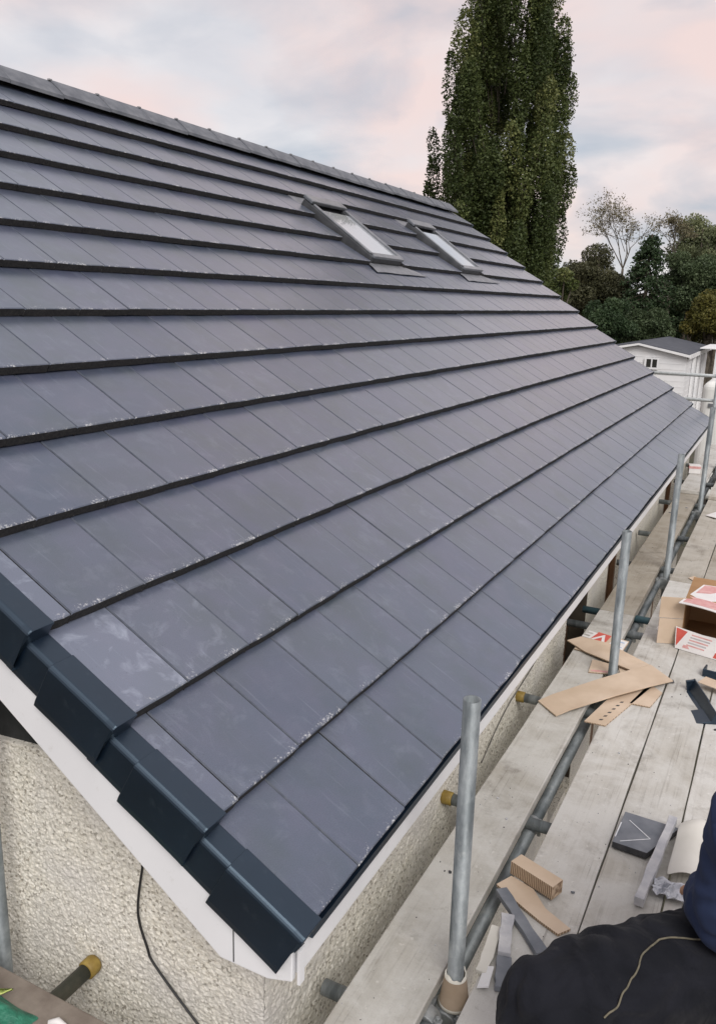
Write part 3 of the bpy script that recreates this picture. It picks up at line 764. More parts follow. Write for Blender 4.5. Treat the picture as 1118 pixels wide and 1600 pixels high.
# torn box panel with red print
o = sheet('cardboard_flap_piece', [(-.117, 3.19, zb + .030), (.010, 3.100, zb + .020), (.287, 2.955, zb + .030), (.365, 3.10, zb + .022), (.109, 3.225, zb + .050), (-.05, 3.25, zb + .046)], .006, [M['card'], M['corr']], 'torn cardboard flap behind the second tube', 'cardboard', cg, 1)
o = sheet('printed_panel', [(-.06, 3.13, zb + .012), (.19, 3.11, zb + .010), (.21, 3.36, zb + .030), (.02, 3.42, zb + .030)], .006, [M['card'], M['corr']], 'torn carton panel with red and white print behind the second tube', 'cardboard', cg, 1)
def onpl(u_, v_, dz=.0012):   # point on that printed panel
    A, B_, C_, D = Vector((-.06, 3.13, zb + .012)), Vector((.19, 3.11, zb + .010)), Vector((.21, 3.36, zb + .030)), Vector((.02, 3.42, zb + .030))
    p = A.lerp(B_, u_).lerp(D.lerp(C_, u_), v_); return (p.x, p.y, p.z + dz)
prt(o, 'red_print', [onpl(.06, .22), onpl(.48, .22), onpl(.44, .98), onpl(.02, .98)], .0008, 'print_red')
prt(o, 'white_print', [onpl(.58, .10), onpl(.98, .10), onpl(.98, .95), onpl(.56, .95)], .0008, 'print_white')
for i in range(5): prt(o, 'printed_line', [onpl(.62, .80 - i * .13, .0024), onpl(.92 - .08 * (i % 2), .80 - i * .13, .0024), onpl(.92 - .08 * (i % 2), .85 - i * .13, .0024), onpl(.62, .85 - i * .13, .0024)], .0006, 'print_blue' if i != 3 else 'print_pink')
def letters(txt, size, mat, parent, frame, name='lettering'):
    cu = bpy.data.curves.new('t', 'FONT'); cu.body = txt; cu.size = size; cu.extrude = .0004; cu.offset = size * .02
    to = bpy.data.objects.new('t', cu); COL.objects.link(to)
    dg = bpy.context.evaluated_depsgraph_get(); me = bpy.data.meshes.new_from_object(to.evaluated_get(dg)); bpy.data.objects.remove(to)
    me.materials.clear(); me.materials.append(M[mat]); o = link(name, me, parent); o.matrix_basis = Matrix.Translation(-parent.location) @ frame; return o
A, B_, D = Vector(onpl(.44, .92, .003)), Vector(onpl(.06, .92, .003)), Vector(onpl(.46, .28, .003))
ex = (B_ - A).normalized(); ey = (D - A); ey = (ey - ex * ey.dot(ex)).normalized(); ez = ex.cross(ey)
fm = Matrix.Identity(4)
for i, v in enumerate((ex, ey, ez)):
    for j in range(3): fm[j][i] = v[j]
fm.translation = Vector(onpl(.46, .90, .003)); letters('VE', .13, 'print_white', o, fm)
o = sheet('cardboard_piece', [(.081, 2.86, zb + .007), (.20, 2.90, zb + .007), (.20, 3.02, zb + .010), (.066, 3.036, zb + .010)], .006, [M['card'], M['corr']], 'cardboard piece with a red printed line beside the second tube', 'cardboard', cg, 1)
prt(o, 'red_print', [(.090, 2.875, zb + .0085), (.185, 2.905, zb + .0085), (.184, 2.925, zb + .0087), (.089, 2.895, zb + .0087)], .0008, 'print_pink')
# open carton on its side
bx = empty('open_carton', (.7, 3.75, zb), 'open brown carton with red and white flaps on the boards at right', 'carton')
X0, X1, Y0, Y1, Z0, Z1 = .474, .98, 3.55, 4.0, zb + .004, -.205
b = MB(); t = .005
b.box(X0, X1, Y0, Y1, Z0, Z0 + t); b.box(X0, X1, Y0, Y1, Z1 - t, Z1); b.box(X0, X0 + t, Y0 + .001, Y1 - .001, Z0 + t, Z1 - t); b.box(X1 - t, X1, Y0 + .001, Y1 - .001, Z0 + t, Z1 - t); b.box(X0 + t, X1 - t, Y1 - t, Y1 - .001, Z0 + t, Z1 - t)
o = b.build('carton_body', M['card_in']); adopt(o, bx)
def flap(name, pts, mat, th=.005):
    b = MB(); b.slab([Vector(p) for p in pts], th); o = b.build(name, M[mat]); adopt(o, bx); return o
def vflap(name, a, b_, z0, z1, mat, th=.005):
    a, b_ = Vector(a), Vector(b_); d = (b_ - a).normalized(); nrm = Vector((d.y, -d.x, 0)) * th
    b = MB(); b.prism([a + Vector((0, 0, z0)), b_ + Vector((0, 0, z0)), b_ + Vector((0, 0, z1)), a + Vector((0, 0, z1))], nrm); o = b.build(name, M[mat]); adopt(o, bx); return o
sf = vflap('side_flap', (.347, 3.497, 0), (.474, 3.548, 0), Z0, -.338, 'card'); vflap('side_flap', (.343, 3.500, 0), (.474, 3.550, 0), -.334, Z1, 'card')
def ft_(u_, v_, dz=0.0):
    A, B_, C_, D = Vector((.445, 3.47, -.212)), Vector((.95, 3.33, -.235)), Vector((.95, 3.86, -.196)), Vector((.545, 3.84, -.196))
    p = A.lerp(B_, u_).lerp(D.lerp(C_, u_), v_); return p + Vector((0, 0, dz + .010 * math.sin(u_ * 5) * (1 - v_)))
def patch(name, quad, th, dz, mat, par=None, n=8):
    b = MB(); top = []
    for i in range(n + 1):
        for j in range(n + 1):
            a, c = i / n, j / n; q = [(quad[0][k] * (1 - a) + quad[1][k] * a) * (1 - c) + (quad[3][k] * (1 - a) + quad[2][k] * a) * c for k in (0, 1)]; top.append(ft_(q[0], q[1], dz))
    m = n + 1; ff = [(i * m + j, (i + 1) * m + j, (i + 1) * m + j + 1, i * m + j + 1) for i in range(n) for j in range(n)]
    nb = len(top); bot = [p - Vector((0, 0, th)) for p in top]; ff += [tuple(nb + k for k in f)[::-1] for f in ff]
    rim = [i * m for i in range(m)] + [n * m + j for j in range(1, m)] + [i * m + n for i in range(n - 1, -1, -1)] + [j for j in range(n - 1, 0, -1)]
    ff += [(rim[(k + 1) % len(rim)], rim[k], nb + rim[k], nb + rim[(k + 1) % len(rim)]) for k in range(len(rim))]
    b.add(top + bot, ff); o = b.build(name, M[mat])
    if par is None: adopt(o, bx)
    else: o.parent = par
    return o
tf = patch('top_flap', ((0, 0), (1, 0), (1, 1), (0, 1)), .005, 0, 'print_white')
for q in (((.04, .55), (.20, .62), (.42, .97), (.03, .97)), ((.03, .06), (.50, .05), (.34, .30), (.03, .34)), ((.60, .35), (.97, .15), (.97, .5), (.72, .6))): patch('red_print', q, .0006, .0012, 'print_pink', tf, 5)
# standing bottom flap with print
fa, fb = Vector((.456, 3.475, Z0)), Vector((.80, 3.38, Z0))
b = MB(); dirx = (fb - fa).normalized(); tl = Vector((-.012, .05, .115)); nr = Vector((dirx.y, -dirx.x, 0)) * .005
P = [fa, fb, fb + tl, fa.lerp(fb, .45) + tl * .93, fa + tl]
b.prism(P, nr); bf = b.build('bottom_flap', M['print_white']); adopt(bf, bx)
def fl_(u_, v_): return fa.lerp(fb, u_) + tl * v_ + nr * 1.12
def pr2(name, uv_, mat, lift=.0006):
    b = MB(); b.prism([fl_(u_, v_) for u_, v_ in uv_], nr.normalized() * lift); o = b.build(name, M[mat]); o.parent = bf
pr2('red_print', ((.015, .12), (.20, .90), (.015, .97)), 'print_red'); pr2('red_print', ((.62, .05), (.86, .05), (.80, .35), (.66, .30)), 'print_red')
pr2('red_print', ((.12, .12), (.24, .12), (.21, .26), (.14, .26)), 'print_pink')
for i in range(5): pr2('printed_line', ((.27 - .02 * i, .78 - .13 * i), (.60 - .03 * i, .76 - .13 * i), (.60 - .03 * i, .82 - .13 * i), (.27 - .02 * i, .84 - .13 * i)), 'print_pink' if i % 2 == 0 else 'print_grey')
# scraps
sheet('card_scrap', [(.377, 4.90, zb + .010), (.47, 4.79, zb + .007), (.50, 4.87, zb + .007), (.41, 4.98, zb + .007)], .004, M['card'], 'small flat card scrap on the boards behind the carton', 'scrap')
sheet('card_scrap', [(.315, 3.72, zb + .005), (.345, 3.70, zb + .005), (.35, 3.84, zb + .02), (.325, 3.86, zb + .02)], .004, M['print_white'], 'pale card scrap just left of the open carton', 'scrap')
sheet('metal_clip', [(.455, 2.93, zb + .006), (.515, 2.965, zb + .006), (.505, 3.00, zb + .006), (.49, 2.99, zb + .006), (.46, 2.96, zb + .006)], .003, M['alu_dark'], 'small bent metal clip at the tip of the long cardboard strip', 'clip')
# cardboard offcuts near the camera: torn strip and a thick corrugated block on it
b = MB(); pts = [(.180, .950, zb + .014), (.214, 1.012, zb + .018), (.30, .985, zb + .016), (.36, .915, zb + .014), (.455, .865, zb + .012), (.425, .822, zb + .012), (.36, .850, zb + .012), (.30, .880, zb + .014), (.24, .915, zb + .014)]
o = sheet('cardboard_offcut', pts, .009, [M['card'], M['corr']], 'torn cardboard offcut under the thick corrugated block, near the person', 'cardboard', None, 1)
b = MB(); fr = Matrix.Translation((.297, 1.020, zb + .0385)) @ Matrix.Rotation(R(-21.0), 4, 'Z')
b.box(-.088, .088, -.030, .030, -.024, .028, 1)
o = b.build('cardboard_block', [M['card'], M['corr']]); o.matrix_basis = fr
o.data.polygons[1].material_index = 0
tag(o, 'thick block of corrugated cardboard sitting on the torn offcut', 'cardboard'); bevel(o, .003)
# cut tile strip, and pale dusty strips
def bar_thing(name, a, b_, wd, th, mats, label, cat, tilt=0, z0=None):
    a, b_ = Vector(a), Vector(b_); d = b_ - a; L = d.length; ang = math.atan2(d.y, d.x)
    m = MB(); rr = random.Random(int(L * 1e4)); n = 6; rings = []
    for i in range(n + 1):
        x = L * i / n; w0, w1 = wd / 2 + rr.uniform(-.003, .003), wd / 2 + rr.uniform(-.003, .003); rings.append([(x, -w0, -th), (x, w1, -th), (x, w1, 0), (x, -w0, 0)])
    m.rings(rings, 0, False, True); o = m.build(name, mats)
    o.matrix_basis = Matrix.Translation(a) @ Matrix.Rotation(ang, 4, 'Z') @ Matrix.Rotation(-math.asin((b_.z - a.z) / L) , 4, 'Y') @ Matrix.Rotation(tilt, 4, 'X')
    bevel(o, .002); return tag(o, label, cat)
bar_thing('tile_offcut', (.205, .925, zb + .026), (.405, .710, zb + .024), .040, .020, M['slate'], 'narrow grey strip cut from a roof tile, beside the torn cardboard', 'tile offcut')
bar_thing('tile_offcut', (.262, .815, zb + .028), (.302, .640, zb + .034), .038, .022, M['dust_tile'], 'white dusted tile strip lying left of the knee', 'tile offcut')
bar_thing('tile_offcut', (.245, .760, zb + .014), (.262, .555, zb + .016), .034, .014, M['plaster'], 'dusty broken strip at the edge of the tube gap', 'tile offcut')
bar_thing('tile_offcut', (.305, .640, zb + .022), (.335, .520, zb + .022), .042, .020, M['slate'], 'short grey tile offcut beside the knee', 'tile offcut')
o = sheet('plastic_bracket', [(.262, .585, zb + .010), (.292, .580, zb + .026), (.302, .500, zb + .026), (.268, .498, zb + .010)], .005, M['upvc'], 'small white plastic bracket left of the knee', 'bracket')
# slate with chalk lines
o = sheet('cut_roof_tile', [(.490, 1.360, zb + .034), (.614, 1.352, zb + .034), (.700, 1.575, zb + .030), (.498, 1.585, zb + .030)], .026, [M['slate'], M['slate_side']], 'grey roof tile offcut marked with chalk lines', 'tile offcut', None, 1, .002)
def cl_(a, b_, wd=.0018):
    a, b_ = Vector(a), Vector(b_); d = (b_ - a).normalized(); n = Vector((-d.y, d.x, 0)) * wd; prt(o, 'chalk_line', [a - n, b_ - n, b_ + n, a + n], .0006, 'chalk')
cl_((.515, 1.375, zb + .0350), (.612, 1.445, zb + .0340)); cl_((.523, 1.530, zb + .0326), (.612, 1.445, zb + .0340)); cl_((.494, 1.395, zb + .0348), (.498, 1.50, zb + .0330), .0022)
# long dusty bar leaning over it, cream sheet, foil, black grip
bar_thing('tile_offcut', (.672, 1.595, zb + .062), (.628, 1.085, zb + .040), .030, .034, M['dust_tile'], 'long pale dusty bar leaning across the chalk marked tile', 'tile offcut')
b = MB(); rows = []
for i in range(9):
    t = i / 8; x = .690 + .125 * t; z = zb + .018 + .026 * math.sin(t * 3.1) ; rows.append([(x, 1.27 + .03 * t, z), (x + .004, 1.40, z + .006), (x + .008, 1.50 + .02 * t, z + .012), (x + .006, 1.545 + .05 * t, z + .030), (x + .010, 1.60 + .05 * t, z + .016)])
o_ = Vector((.75, 1.45, zb)); rows = [[Vector(p) - o_ for p in r_] for r_ in rows]
b.rings(rows, 0, True, False, False); o = b.build('plastic_sheet', M['plaster']); o.location = o_; sm = o.modifiers.new('s', 'SOLIDIFY'); sm.thickness = .004; ss = o.modifiers.new('ss', 'SUBSURF'); ss.levels = 1; ss.render_levels = 2
tag(o, 'curled cream plastic offcut beside the kneeling person', 'offcut')
b = MB(); rr = random.Random(5); n = 9; vv = []
for i in range(n):
    for j in range(n): vv.append((-.055 + .11 * i / (n - 1) + rr.uniform(-.004, .004), -.045 + .09 * j / (n - 1) + rr.uniform(-.004, .004), .014 + rr.uniform(0, .022)))
b.add(vv, [(i * n + j, (i + 1) * n + j, (i + 1) * n + j + 1, i * n + j + 1) for i in range(n - 1) for j in range(n - 1)], 0, False)
o = b.build('foil_wrapper', M['foil']); o.location = (.715, 1.205, zb); sm = o.modifiers.new('s', 'SOLIDIFY'); sm.thickness = .002
tag(o, 'crumpled silver foil wrapper beyond the thigh', 'wrapper')
# spare verge caps lying about
o = bpy.data.objects.new('spare_verge_cap', capm); COL.objects.link(o)
o.matrix_basis = Matrix.Translation((.612, 2.93, zb + .050)) @ Matrix.Rotation(R(-158), 4, 'Z') @ Matrix.Rotation(R(-78), 4, 'Y'); bevel(o, .002)
tag(o, 'black plastic verge cap lying upside down at the right edge', 'verge cap')
o = sheet('card_scrap', [(.63, 2.96, zb + .040), (.80, 2.90, zb + .040), (.83, 2.98, zb + .042), (.66, 3.05, zb + .042)], .004, M['card'], 'cardboard scrap tucked into the black verge cap', 'scrap')
b = MB(); b.box(-.06, .06, -.04, .04, .0, .012); b.box(-.06, .06, -.04, -.030, .012, .045); b.box(-.06, -.05, -.03, .04, .012, .045)
o = b.build('plastic_end_piece', M['cap']); o.location = (.70, 3.17, zb); o.rotation_euler = (0, 0, R(-8)); bevel(o, .006, 3); tag(o, 'small black plastic end piece in front of the carton', 'plastic piece')
# paper cup pushed over the near tube
b = MB(); prof = [(.0275, .100), (.031, .104), (.0325, .090), (.044, .006), (.049, .0), (.043, .001), (.029, .096)]
rr = []
for r_, z in prof: rr.append([(r_ * math.cos(2 * math.pi * q / 28), r_ * math.sin(2 * math.pi * q / 28), z + (.004 * math.sin(q * 1.7) + .006 * math.sin(q * .45) if z > .09 else .0)) for q in range(28)])
b.rings(rr, 0, True, False); n = 28
b.m = [1 if (i // n in (0, 1, 3, 4)) else 0 for i in range(len(b.f))]
o = b.build('paper_cup', [M['papercup'], M['paper_edge']]); o.location = (.2055, .485, -.560)
tag(o, 'upturned brown paper cup threaded on the nearest tube', 'paper cup')
# cables
def wire(name, pts, r, mat, label):
    P = [Vector(p) for p in pts]; out_ = []
    for i in range(len(P) - 1):
        p0, p1, p2, p3 = P[max(i - 1, 0)], P[i], P[i + 1], P[min(i + 2, len(P) - 1)]
        for k in range(8):
            t = k / 8; out_.append(.5 * ((2 * p1) + (p2 - p0) * t + (2 * p0 - 5 * p1 + 4 * p2 - p3) * t * t + (3 * p1 - p0 - 3 * p2 + p3) * t ** 3))
    out_.append(P[-1]); b = MB(); c = P[0]; b.tube([p - c for p in out_], r, 8); o = b.build(name, M[mat]); o.location = c; return tag(o, label, 'cable')
wire('hanging_cable', [(-.60, .085, -.08), (-.628, .100, -.155), (-.655, .103, -.32), (-.625, .103, -.43), (-.595, .103, -.485), (-.44, .102, -.62), (-.30, .100, -.72)], .0038, 'cable', 'black cable hanging down the pebbledash gable wall')
wire('wall_cable', [(WX + .012, 1.95, -.66), (WX + .012, 2.3, -.545), (WX + .012, 2.75, -.50), (WX + .012, 3.3, -.40), (WX + .012, 3.62, -.37)], .003, 'cable_grey', 'thin grey cable sagging along the wall under the eaves')
# green bag with string, bottom left
b = MB(); n = 15; vv = []; rr = random.Random(9)
for i in range(n):
    for j in range(n):
        u_, v_ = i / (n - 1) * 2 - 1, j / (n - 1) * 2 - 1; q = max(0, 1 - max(abs(u_), abs(v_)) ** 3)
        vv.append((u_ * .34 + rr.uniform(-.008, .008), v_ * .11 + rr.uniform(-.006, .006), q * .045 + (rr.uniform(-.008, .010) if q > .05 else 0) + .002))
b.add(vv, [(i * n + j, (i + 1) * n + j, (i + 1) * n + j + 1, i * n + j + 1) for i in range(n - 1) for j in range(n - 1)], 0, True)
o = b.build('green_bag', M['bag']); o.location = (-1.10, -.292, PZ); o.modifiers.new('ss', 'SUBSURF').render_levels = 2; tag(o, 'green woven plastic bag at the bottom left corner', 'bag')
for s_, (cx, cy) in enumerate(((-.96, -.225), (-.90, -.205), (-.99, -.25), (-.93, -.245))):
    rr = random.Random(20 + s_); pts = []
    for i in range(9): pts.append((rr.uniform(-.05, .05), rr.uniform(-.035, .03), .004 + .012 * rr.random()))
    b = MB(); b.tube(pts, .0032, 6); st = b.build('string', M['strap'], o); st.location = (cx - o.location.x, cy - o.location.y, .050)
b = MB(); b.tube([(-.72, -.19, PZ + .012), (-.70, -.175, PZ + .014), (-.67, -.175, PZ + .012)], [.008, .011, .006], 8); o = b.build('white_tie', M['print_white']); tag(o, 'tiny white plastic tie beside the green bag', 'tie')
# stuff on the far boards
b = MB(); b.box(-.065, .065, -.06, .06, 0, .10); o = b.build('red_white_carton', M['print_white']); o.location = (-.13, 8.62, PZ + .042); o.rotation_euler = (0, 0, .2); bevel(o, .004)
tag(o, 'small white carton with red band beyond the far boards', 'carton'); o.location = (-.02, 9.1, PZ + .042)
b = MB(); b.box(-.067, .067, -.062, .062, .06, .088); c = b.build('red_band', M['print_pink'], o)
sheet('card_scrap', [(.30, 7.05, zb + .01), (.40, 6.95, zb + .02), (.52, 7.15, zb + .03), (.40, 7.3, zb + .012)], .004, M['print_white'], 'white paper scrap on the far boards by the third tube', 'scrap')
sheet('printed_panel', [(.33, 8.3, zb + .05), (.52, 8.25, zb + .05), (.55, 8.6, zb + .055), (.38, 8.62, zb + .07)], .005, M['print_red'], 'red printed card on the far boards', 'scrap')
for i, (x, y, s, lb) in enumerate(((.05, 6.6, .018, 'dark tile chip on the inner board, nearer of three past the second tube'), (.10, 7.3, .014, 'dark tile chip on the inner board, farthest of three past the second tube'), (-.01, 7.0, .02, 'dark tile chip close to the wall past the second tube'), (.42, 1.05, .008, 'tiny dark chip right of the corrugated cardboard block'))):
    b = MB(); rr = random.Random(60 + i); pts = [(s * math.cos(a) * rr.uniform(.5, 1.2), s * .6 * math.sin(a) * rr.uniform(.5, 1.2), .008 * rr.uniform(.5, 1)) for a in (0, 1.1, 2.2, 3.3, 4.4, 5.4)]
    b.slab(pts, .006); o = b.build('tile_chip', M['slate']); o.location = (x, y, zb + .001)
    tag(o, lb, 'tile chip', 'tile chips on the boards')

b = MB(); rr = random.Random(77)
for i in range(230):
    near = i < 140
    x = rr.choice((rr.uniform(-.06, .15), rr.uniform(.26, .95), rr.uniform(.26, .60))); y = rr.uniform(.2, 2.2) if near else rr.uniform(2.2, 6.5)
    x += rr.gauss(0, .01); r_ = rr.uniform(.0008, .0026) * (1 if near else 1.5) * (2.4 if rr.random() < .04 else 1); a0 = rr.uniform(0, 6)
    b.slab([(x + r_ * math.cos(a0 + q * 1.26) * rr.uniform(.6, 1.3), y + r_ * math.sin(a0 + q * 1.26) * rr.uniform(.6, 1.3), zb + .001 + r_ * rr.uniform(.5, 1)) for q in range(5)], r_ + .002, 0 if rr.random() < .3 else 1)
o = b.build('grit', [M['slate_side'], M['dust_tile']]); tag(o, 'scattered grit and tile dust on the boards', 'grit', kind='stuff')
# ================================================================== kneeling person, mostly outside the frame
per = empty('person', (.80, .55, PZ), 'person in black trousers and navy fleece squatting at the lower right, head out of frame', 'person')
def limb(b, pts, rad, seg=20, sub=6, wob=0, seed=0):
    P = [Vector(p) for p in pts]; rr = random.Random(seed); o_, r_ = [], []
    for i in range(len(P) - 1):
        p0, p1, p2, p3 = P[max(i - 1, 0)], P[i], P[i + 1], P[min(i + 2, len(P) - 1)]
        for k in range(sub):
            t = k / sub; o_.append(.5 * ((2 * p1) + (p2 - p0) * t + (2 * p0 - 5 * p1 + 4 * p2 - p3) * t * t + (3 * p1 - p0 - 3 * p2 + p3) * t ** 3))
            r_.append((rad[i] + (rad[i + 1] - rad[i]) * t) * (1 + rr.uniform(-wob, wob)))
    o_.append(P[-1]); r_.append(rad[-1]); b.tube(o_, r_, seg)
def ball(b, c, r, sc=(1, 1, 1), seg=16):
    rings = []
    for i in range(1, 12):
        a = math.pi * i / 12; rings.append([(c[0] + r * sc[0] * math.sin(a) * math.cos(2 * math.pi * k / seg), c[1] + r * sc[1] * math.sin(a) * math.sin(2 * math.pi * k / seg), c[2] - r * sc[2] * math.cos(a)) for k in range(seg)])
    b.rings(rings, 0, True, True)
def fuse(o, vox, it=6):
    m = o.modifiers.new('fuse', 'REMESH'); m.mode = 'VOXEL'; m.voxel_size = vox; m.use_smooth_shade = True
    if it: s = o.modifiers.new('smooth', 'SMOOTH'); s.iterations = it; s.factor = .5
    return o
HL, HRt = Vector((.93, .50, -.17)), Vector((.98, .76, -.17)); KL = Vector((.525, .135, -.13)); AL = Vector((.66, .30, -.42)); KR = Vector((.86, .98, -.40)); AR = Vector((1.22, 1.02, -.44))
# trousers
b = MB()
limb(b, [HL + Vector((.06, .06, .02)), Vector((.83, .43, -.12)), Vector((.67, .275, -.105)), KL, KL + Vector((.03, .04, -.12)), AL], [.135, .135, .122, .098, .088, .082], wob=.025, seed=1)
limb(b, [HRt, HRt.lerp(KR, .5) + Vector((0, 0, .01)), KR + Vector((0, 0, .01)), KR.lerp(AR, .5) + Vector((0, 0, .01)), AR], [.13, .115, .085, .08, .07], wob=.02, seed=2)
ball(b, (.975, .62, -.14), .17, (1, 1.1, .95))
limb(b, [(.985, .63, -.10), (1.04, .62, .02)], [.17, .160])
o = b.build('trousers', M['trousers']); adopt(o, per); fuse(o, .010, 4)
tx = bpy.data.textures.new('folds', 'CLOUDS'); tx.noise_scale = .13; tx.noise_depth = 2
dm = o.modifiers.new('folds', 'DISPLACE'); dm.texture = tx; dm.strength = .030; dm.mid_level = .5
tw = bpy.data.textures.new('creases', 'WOOD'); tw.wood_type = 'BANDNOISE'; tw.noise_scale = .10; tw.turbulence = 14
dw = o.modifiers.new('creases', 'DISPLACE'); dw.texture = tw; dw.strength = .011; dw.mid_level = .5
# piping along the outer leg
def surf(pts, r, name, par):
    b = MB(); limb(b, pts, [r] * len(pts), 8, 8); o = b.build(name, M['piping']); adopt(o, per); return o
dg = bpy.context.evaluated_depsgraph_get(); ev = o.evaluated_get(dg); iv = o.matrix_world.inverted(); seam = []
for p in ((0.688, 0.089, -0.06), (0.704, 0.209, -0.02), (0.714, 0.265, 0.0), (0.746, 0.327, 0.01), (0.804, 0.369, 0.02), (0.861, 0.399, 0.03)):
    seam.append(Vector(p))
guess = []
for i in range(len(seam) - 1):
    for k in range(6): guess.append(seam[i].lerp(seam[i + 1], k / 6))
seam = []
for p in guess:
    ok, loc, nrm, _ = ev.closest_point_on_mesh(iv @ p); seam.append((o.matrix_world @ loc) + nrm * .0022)
surf(seam, .0022, 'piping', o)
# jacket with sleeves
SL, SR_ = Vector((.910, .37, .37)), Vector((1.03, .86, .34)); EL = Vector((.875, .41, .07)); WL = Vector((.830, .70, -.09)); ER = Vector((1.06, 1.02, .05)); WRr = Vector((.93, 1.05, -.20))
b = MB()
limb(b, [(1.02, .63, -.06), (1.04, .62, .08), (1.05, .61, .22), (1.06, .61, .36)], [.165, .165, .165, .13])
limb(b, [Vector((1.04, .52, .36)), SL, SL.lerp(EL, .55), EL, EL.lerp(WL, .5), WL], [.095, .09, .086, .086, .070, .050], wob=.03, seed=4)
limb(b, [SR_ + Vector((.02, -.08, .02)), SR_, SR_.lerp(ER, .55), ER, ER.lerp(WRr, .5), WRr], [.09, .082, .072, .068, .055, .046], wob=.03, seed=5)
limb(b, [(1.06, .61, .36), (1.07, .61, .45)], [.085, .075])
o = b.build('jacket', M['jacket']); adopt(o, per); fuse(o, .012, 5)
dm = o.modifiers.new('folds', 'DISPLACE'); dm.texture = tx; dm.strength = .028; dm.mid_level = .5
dw = o.modifiers.new('creases', 'DISPLACE'); dw.texture = tw; dw.strength = .009; dw.mid_level = .5
# body: head, neck, hands as one continuous skin reaching down inside the clothes
b = MB()
limb(b, [(1.03, .63, 0), (1.05, .62, .3), (1.07, .61, .48)], [.12, .12, .055]); hc = Vector((1.09, .61, .62)); ball(b, hc, .115, (.95, .80, 1.08)); ball(b, hc + Vector((-.09, 0, -.01)), .022, (1, .7, 1.2)); ball(b, hc + Vector((-.07, 0, -.07)), .05, (.8, .9, .7))
for s in (-1, 1): ball(b, hc + Vector((.01, s * .093, -.01)), .03, (.7, .4, 1))
limb(b, [SL, EL, WL], [.05, .045, .028]); limb(b, [SR_, ER, WRr], [.05, .045, .028])
def hand(b, wrist, d, side, curl):
    d = d.normalized(); s = d.cross(Vector((0, 0, 1))).normalized() * side; up = s.cross(d) * side
    limb(b, [wrist, wrist + d * .04, wrist + d * .09], [.026, .036, .034], 12, 4)
    for i, (o_, L) in enumerate(((-.028, .070), (-.009, .080), (.010, .075), (.028, .060))):
        r0 = wrist + d * .085 + s * o_; p1 = r0 + d * L * .45 - up * .006 * curl; p2 = p1 + (d * .55 - up * .8 * curl).normalized() * L * .35; p3 = p2 + (d * -.1 - up * curl).normalized() * L * .3
        limb(b, [r0, p1, p2, p3], [.0105, .0098, .009, .0075], 8, 3)
    t0 = wrist + d * .03 - s * .028; limb(b, [t0, t0 + d * .03 - s * .022, t0 + d * .06 - s * .024 - up * .012], [.013, .011, .009], 8, 3)
hand(b, WL, Vector((-.15, .75, -.55)), 1, 1); hand(b, WRr, Vector((-.12, .10, -.6)), -1, 1)
limb(b, [(.97, .63, 0), HL, KL.lerp(HL, .1)], [.1, .08, .06]); limb(b, [HL, KL, AL, AL + Vector((0, 0, -.02))], [.07, .06, .045, .04]); limb(b, [HRt, KR, AR], [.07, .055, .04]); limb(b, [HL, HRt], [.09, .09])
o = b.build('body', M['skin']); adopt(o, per); fuse(o, .0065, 3)
b = MB(); ball(b, hc + Vector((.018, 0, .025)), .118, (.98, .86, 1.02)); o = b.build('hair', M['hair']); adopt(o, per)
for s in (-1, 1):
    b = MB(); ball(b, hc + Vector((-.098, s * .036, .02)), .013); o = b.build('eye', M['eye']); adopt(o, per)
b = MB(); limb(b, [hc + Vector((-.103, -.025, -.062)), hc + Vector((-.112, 0, -.062)), hc + Vector((-.103, .025, -.062))], [.005, .008, .005], 8, 4); o = b.build('mouth', M['print_pink']); adopt(o, per)
for (a, d) in ((AL, Vector((-.62, -.45, 0)).normalized()), (AR, Vector((.85, .2, 0)).normalized())):
    b = MB(); base_ = Vector((a.x, a.y, PZ + .05)); limb(b, [base_ - d * .06, base_ + d * .05, base_ + d * .17], [.05, .046, .04]); limb(b, [a + Vector((0, 0, .03)), base_], [.05, .05]); o = b.build('boot', M['boot']); adopt(o, per); fuse(o, .009, 3)
# ================================================================== far buildings
def at_(Y, x, z): return Vector((x, Y, z))
SH = empty('garden_cabin', (-3.6, 30, ZG), 'white garden cabin with dark grey felt roof behind the far end of the roof', 'cabin')
Yf, Yb = 27.0, 34.0; xl, xr = -5.06, -2.10; za, ze = .265, .045; xm = (xl + xr) / 2
b = MB(); b.prism([(xl, Yf, ZG), (xr, Yf, ZG), (xr, Yf, ze), (xm, Yf, za - .03), (xl, Yf, ze)], (0, Yb - Yf, 0)); wl = b.build('wall', M['shed_wall']); adopt(wl, SH)
for i in range(17):
    z = ZG + .2 + i * .18; xe0, xe1 = xl + .02, xr - .02
    if z > ze: 
        f_ = (za - z) / (za - ze); xe0, xe1 = xm - (xm - xl) * f_ + .12, xm + (xr - xm) * f_ - .12
        if f_ < .15: continue
    b = MB(); b.prism([(xe0, Yf - .002, z), (xe1, Yf - .002, z), (xe1, Yf - .008, z), (xe0, Yf - .008, z)], (0, 0, .012)); o = b.build('cladding_board', M['shed_wall']); o.parent = wl
    if z < ze - .1:
        b = MB(); b.box(xr + .002, xr + .008, Yf + .02, Yb - .02, z, z + .012); o = b.build('cladding_board', M['shed_wall']); o.parent = wl
b = MB()
for sx in (-1, 1):
    e = xl - .10 if sx < 0 else xr + .10; ez_ = ze - .05
    b.prism([(xm, Yf - .14, za + .02), (e, Yf - .14, ez_), (e, Yf - .14, ez_ + .06), (xm, Yf - .14, za + .09)][::sx], (0, Yb - Yf + .3, 0))
rf = b.build('roof', M['shed_roof']); adopt(rf, SH)
b = MB()
